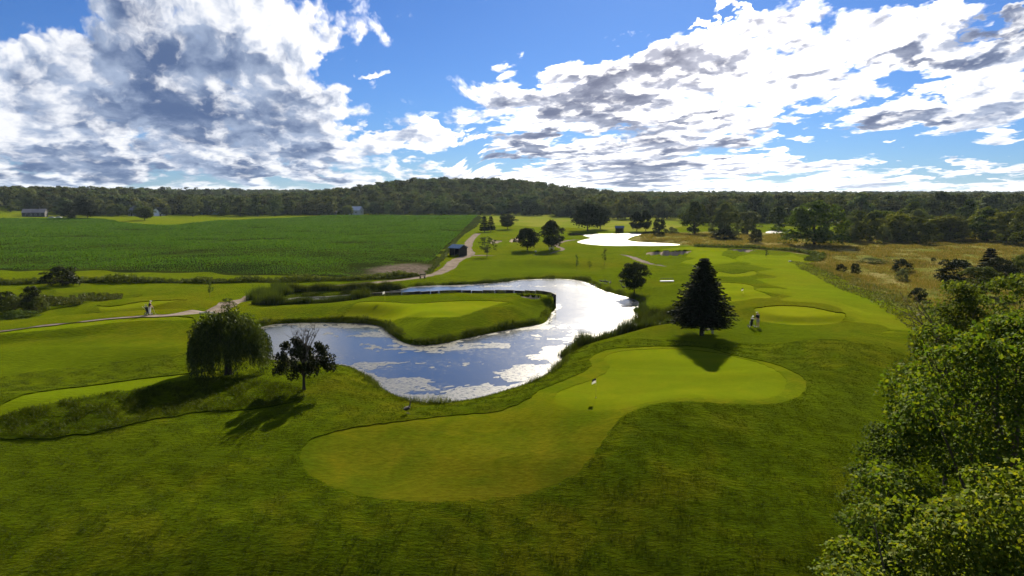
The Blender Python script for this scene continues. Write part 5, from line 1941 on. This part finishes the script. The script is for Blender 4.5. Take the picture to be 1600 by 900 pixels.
golf_cart_bag(1174, 512, .4, 'black golf bag on a push cart beside the golfer near the spruce', 'black')
golf_cart_bag(230.5, 492.5, -.8, 'dark golf bag on a push cart beside the golfer at the gravel path', 'navy')


def flagstick(px, py, h, label, dark=True, pole='yellowpole'):
    x, y, z = ground_at(px, py)
    z -= .06
    e = empty('flagstick', (x, y, z), 0, label, 'flag')
    B = Bag()
    rod(B, (0, 0, -.1), (0, 0, h), .014, .009, 6)
    build(B, 'pole', pole, e)
    B = Bag()
    B.add(tube(np.array([(0, 0, .0), (0, 0, .02)]), [.054, .054], 10))
    build(B, 'cup', 'white', e)
    # cloth with a wave in it
    for nm, z0, z1, mt in ((('flag', h - .17, h - .02, 'navy'), ('flag', h - .36, h - .17, 'flagwhite')) if dark else (('flag', h - .36, h - .02, 'flagwhite'),)):
        n = 8
        B = Bag()
        xs = np.linspace(-.012, -.32, n)
        w = .05 * np.sin(np.linspace(0, 5, n))
        sag = -.12 * np.linspace(0, 1, n) ** 1.5
        a = np.column_stack([xs, w, z0 + sag])
        b = np.column_stack([xs, w, z1 + sag])
        off = np.array([0, .008, 0])
        v = np.concatenate([a - off, b - off, b + off, a + off])
        i = np.arange(n - 1)
        f = [np.stack([i + q * n, i + 1 + q * n, i + 1 + ((q + 1) % 4) * n, i + ((q + 1) % 4) * n], 1) for q in range(4)]
        B.add((v, np.concatenate(f)))
        build(B, nm, mt, e)
    return e


flagstick(931, 620, 1.5, 'yellow-poled flagstick with a dark and white flag on the practice green')
flagstick(602, 485, 1.45, 'flagstick with a white flag on the peninsula green', False)
flagstick(1161, 462, .8, 'short dark flagstick on the green right of the spruce top', True)


def bench(px, py, w, rot, label, slat='darkwood', frame='white', back=True):
    x, y, z = ground_at(px, py)
    e = empty('bench', (x, y, z - .02), rot, label, 'bench')
    for i in range(3):
        part('seat_slat', slat, e, ((0, -.16 + .16 * i, .45), (w, .13, .04)))
    if back:
        for i in range(2):
            part('back_slat', slat, e, ((0, .24 + .03 * i, .63 + .17 * i), (w, .04, .13)))
    for s_ in (-1, 1):
        part('leg', frame, e, ((s_ * (w / 2 - .12), 0, .21), (.07, .44, .42)), ((s_ * (w / 2 - .12), .27, .45), (.07, .06, .9)) if back else ((s_ * (w / 2 - .12), 0, .44), (.07, .4, .02)))
    return e


bench(1106, 521, 1.35, 0.15, 'dark slatted bench with pale legs behind the spruce trunk')
bench(660, 435, 1.2, -.3, 'small dark bench beside the gravel path above the pond', 'darkwood', 'darkwood')
bench(862, 390.5, 1.6, .3, 'white bench in the shade of the larger dark shade tree', 'white', 'white')

# practice rack on the lawn, timber barrier by the path, tee marker
x, y, z = ground_at(1042, 440)
e = empty('bag_rack', (x, y, z), .12, 'long low white rack with dark rails on the lawn left of the spruce', 'rack')
part('base', 'white', e, ((0, 0, .09), (2.6, .30, .18)))
part('rail', 'darkwood', e, ((0, 0, .62), (2.4, .05, .06)))
for i in range(6):
    part('post', 'darkwood', e, ((-1.15 + .46 * i, 0, .45), (.05, .05, .36)))
x, y, z = ground_at(323, 492.5)
e = empty('timber_barrier', (x, y, z), .08, 'low pale timber barrier at the edge of the gravel path', 'barrier')
part('beam', 'white', e, ((0, 0, .30), (1.9, .12, .12)))
for i in (-1, 1):
    part('post', 'darkwood', e, ((i * .8, 0, .14), (.10, .10, .28)))
x, y, z = ground_at(837, 398)
e = empty('tee_sign', (x, y, z), .1, 'small pale sign post on the foot path below the shade trees', 'sign')
part('post', 'wood', e, ((0, 0, .55), (.12, .12, 1.1)))
part('board', 'white', e, ((0, -.08, 1.0), (.5, .04, .35)))
x, y, z = ground_at(1235, 408.8)
e = empty('tee_marker', (x, y, z), .1, 'white tee marker lying on the back of the fairway', 'marker')
part('base', 'white', e, ((0, 0, .08), (.95, .4, .16)), bevel=.03)
part('top', 'white', e, ((0, 0, .22), (.6, .25, .12)), bevel=.03)
x, y, z = ground_at(604, 335)
e = empty('utility_pole', (x, y, z), .3, 'grey utility pole against the foot of the wooded hill', 'pole')
B = Bag()
rod(B, (0, 0, -.2), (0, 0, 8.6), .22, .14, 7)
build(B, 'post', 'wood', e)
part('crossarm', 'wood', e, ((0, 0, 7.9), (2.2, .14, .16)))


# cars by the farmhouse
def car(px, py, rot, label):
    x, y, z = ground_at(px, py)
    e = empty('parked_car', (x, y, z), rot, label, 'car', 'cars by the farmhouse')
    sec = [(-2.2, .35, .75), (-2.1, .3, .95), (-1.2, .28, 1.02), (1.0, .28, .98), (2.0, .3, .86), (2.2, .38, .7)]
    B = Bag()
    ring = np.array([[(xx, -.88, lo), (xx, .88, lo), (xx, .84, hi), (xx, -.84, hi)] for xx, lo, hi in sec]).reshape(-1, 3)
    f = []
    for i in range(len(sec) - 1):
        for q in range(4):
            f.append((4 * i + q, 4 * i + (q + 1) % 4, 4 * i + 4 + (q + 1) % 4, 4 * i + 4 + q))
    f += [(0, 1, 2, 3), (20, 21, 22, 23)]
    B.add((ring, np.array(f)))
    build(B, 'body', 'white', e)
    part('cabin', 'glass', e, ((-.3, 0, 1.24), (2.4, 1.56, .5), 0, .78))
    part('roof', 'white', e, ((-.3, 0, 1.51), (1.8, 1.2, .06)))
    for sx in (-1.35, 1.35):
        for sy in (-.86, .86):
            B = Bag()
            B.add(capped(tube(np.array([(sx, sy - .1, .33), (sx, sy, .33), (sx, sy + .1, .33)]), [.33] * 3, 12), 12))
            build(B, 'wheel', 'black', e)


car(81, 341.6, .2, 'white car parked before the grey farmhouse, left one of two')
car(92, 341.2, -.1, 'white car parked before the grey farmhouse, right one of two')


# ------------------------------------------------------------------ geese and rocks
def goose(px, py, rot, label, feeding=False, scale=1.0):
    x, y, z = ground_at(px, py)
    e = empty('goose', (x, y, z), rot, label, 'goose', 'geese by the pond')
    e.scale = (scale,) * 3
    nk = [(.22, 0, .50), (.34, 0, .42), (.44, 0, .25), (.50, 0, .12)] if feeding else [(.22, 0, .50), (.30, 0, .64), (.30, 0, .80), (.35, 0, .86)]
    V_ = [(-.42, 0, .40), (-.25, 0, .40), (-.02, 0, .38), (.14, 0, .42)] + nk
    skin_mesh('body', V_, [(i, i + 1) for i in range(7)], [.03, .11, .16, .13, .07, .045, .04, .045], 'goose', e, 2, 2)
    h = np.array(nk[-1])
    skin_mesh('head', [tuple(np.array(nk[-2])), tuple(h), tuple(h + [.05, 0, -.01 if not feeding else -.04])], [(0, 1), (1, 2)], [.042, .052, .04], 'gooseblack', e, 1)
    B = Bag()
    rod(B, h + [.06, 0, -.01], h + [.13, 0, -.03 if not feeding else -.08], .02, .008, 5)
    build(B, 'beak', 'gooseblack', e)
    for s_ in (-1, 1):
        B = Bag()
        rod(B, (-.02, s_ * .06, .28), (0, s_ * .06, .02), .014, .012, 5)
        box(B, (.04, s_ * .06, .012), (.12, .07, .02))
        build(B, 'leg', 'gooseblack', e)
        B = Bag()
        B.add(capped(tube(np.array([(-.40, s_ * .06, .42), (-.2, s_ * .12, .43), (.0, s_ * .145, .43), (.12, s_ * .10, .44)]), [.015, .05, .07, .03], 6), 6))
        build(B, 'wing', 'goose', e)


for px, py, rot, fd, lab in [(939, 442, 2.6, True, 'feeding goose on the right bank, first from the pale rocks'), (944.5, 442.5, .4, True, 'feeding goose on the right bank, second from the pale rocks'), (948, 443, 3.0, False, 'goose on the right bank, third from the pale rocks'),
                             (953.5, 444.5, 1.2, False, 'upright goose on the right bank, fourth from the pale rocks'), (970, 443, .2, True, 'feeding goose left of the round-headed tree'), (974, 450, 2.9, False, 'goose just left of the round-headed tree trunk')]:
    goose(px, py, rot, lab, fd)
goose(637, 646, 1.0, 'lone dark goose on the grass between the pond and the practice green')


def rock(px, py, s, seed, label):
    r = np.random.default_rng(seed)
    x, y, z = ground_at(px, py)
    bm = bmesh.new()
    bmesh.ops.create_icosphere(bm, subdivisions=2, radius=1.0)
    ax = r.normal(size=(6, 3))
    for v in bm.verts:
        d = np.array(v.co)
        k = 1 + .16 * sum(math.sin(2.2 * float(d @ a) + i) for i, a in enumerate(ax)) / 2
        v.co = Vector(d * k)
        v.co.z *= .6
    me = bpy.data.meshes.new('rock')
    bm.to_mesh(me)
    bm.free()
    me.materials.append(M['stone'])
    o = bpy.data.objects.new('rock', me)
    COL.objects.link(o)
    o.location, o.scale, o.rotation_euler = (x, y, z + s * .15), (s, s * .8, s * .8), (0, 0, r.uniform(0, 6))
    tag(o, label, 'rock', 'pale rocks on the pond shore')


for i, (px, py, s) in enumerate([(925, 440, .35), (929, 442, .3), (931, 444.5, .4), (933, 446.5, .32), (934.5, 448.5, .3), (924, 438.5, .25)]):
    rock(px, py, s, 60 + i, 'pale rock in the small heap on the shore near the geese')
for px, py, top, xl, xr, lab in [(773, 380, 374.5, 770, 777, 'tiny dark shrub at the edge of the left sand bunker'), (804, 377, 372, 801, 808, 'tiny dark shrub in the sand bunker beside the shade tree')]:
    plant('shrub', 'bush', px, py, top, xl, xr, lab, 'bush', leaf='leaf_dark')

# ------------------------------------------------------------------ the air
hz, t = new_mat('air')
vol = t.n('ShaderNodeVolumePrincipled', Color=(.62, .80, 1.0, 1), Density=.000035, Anisotropy=.2)
t.n('ShaderNodeOutputMaterial', Volume=vol.outputs[0])
B = Bag()
box(B, (0, 0, 22), (34000, 34000, 84))
hz_o = build(B, 'haze', 'black')
hz_o.data.materials.clear()
hz_o.data.materials.append(hz)
tag(hz_o, 'thin summer haze over the whole course', 'haze', kind='stuff')
scene.cycles.volume_bounces = 0
scene.cycles.volume_step_rate = 4.0
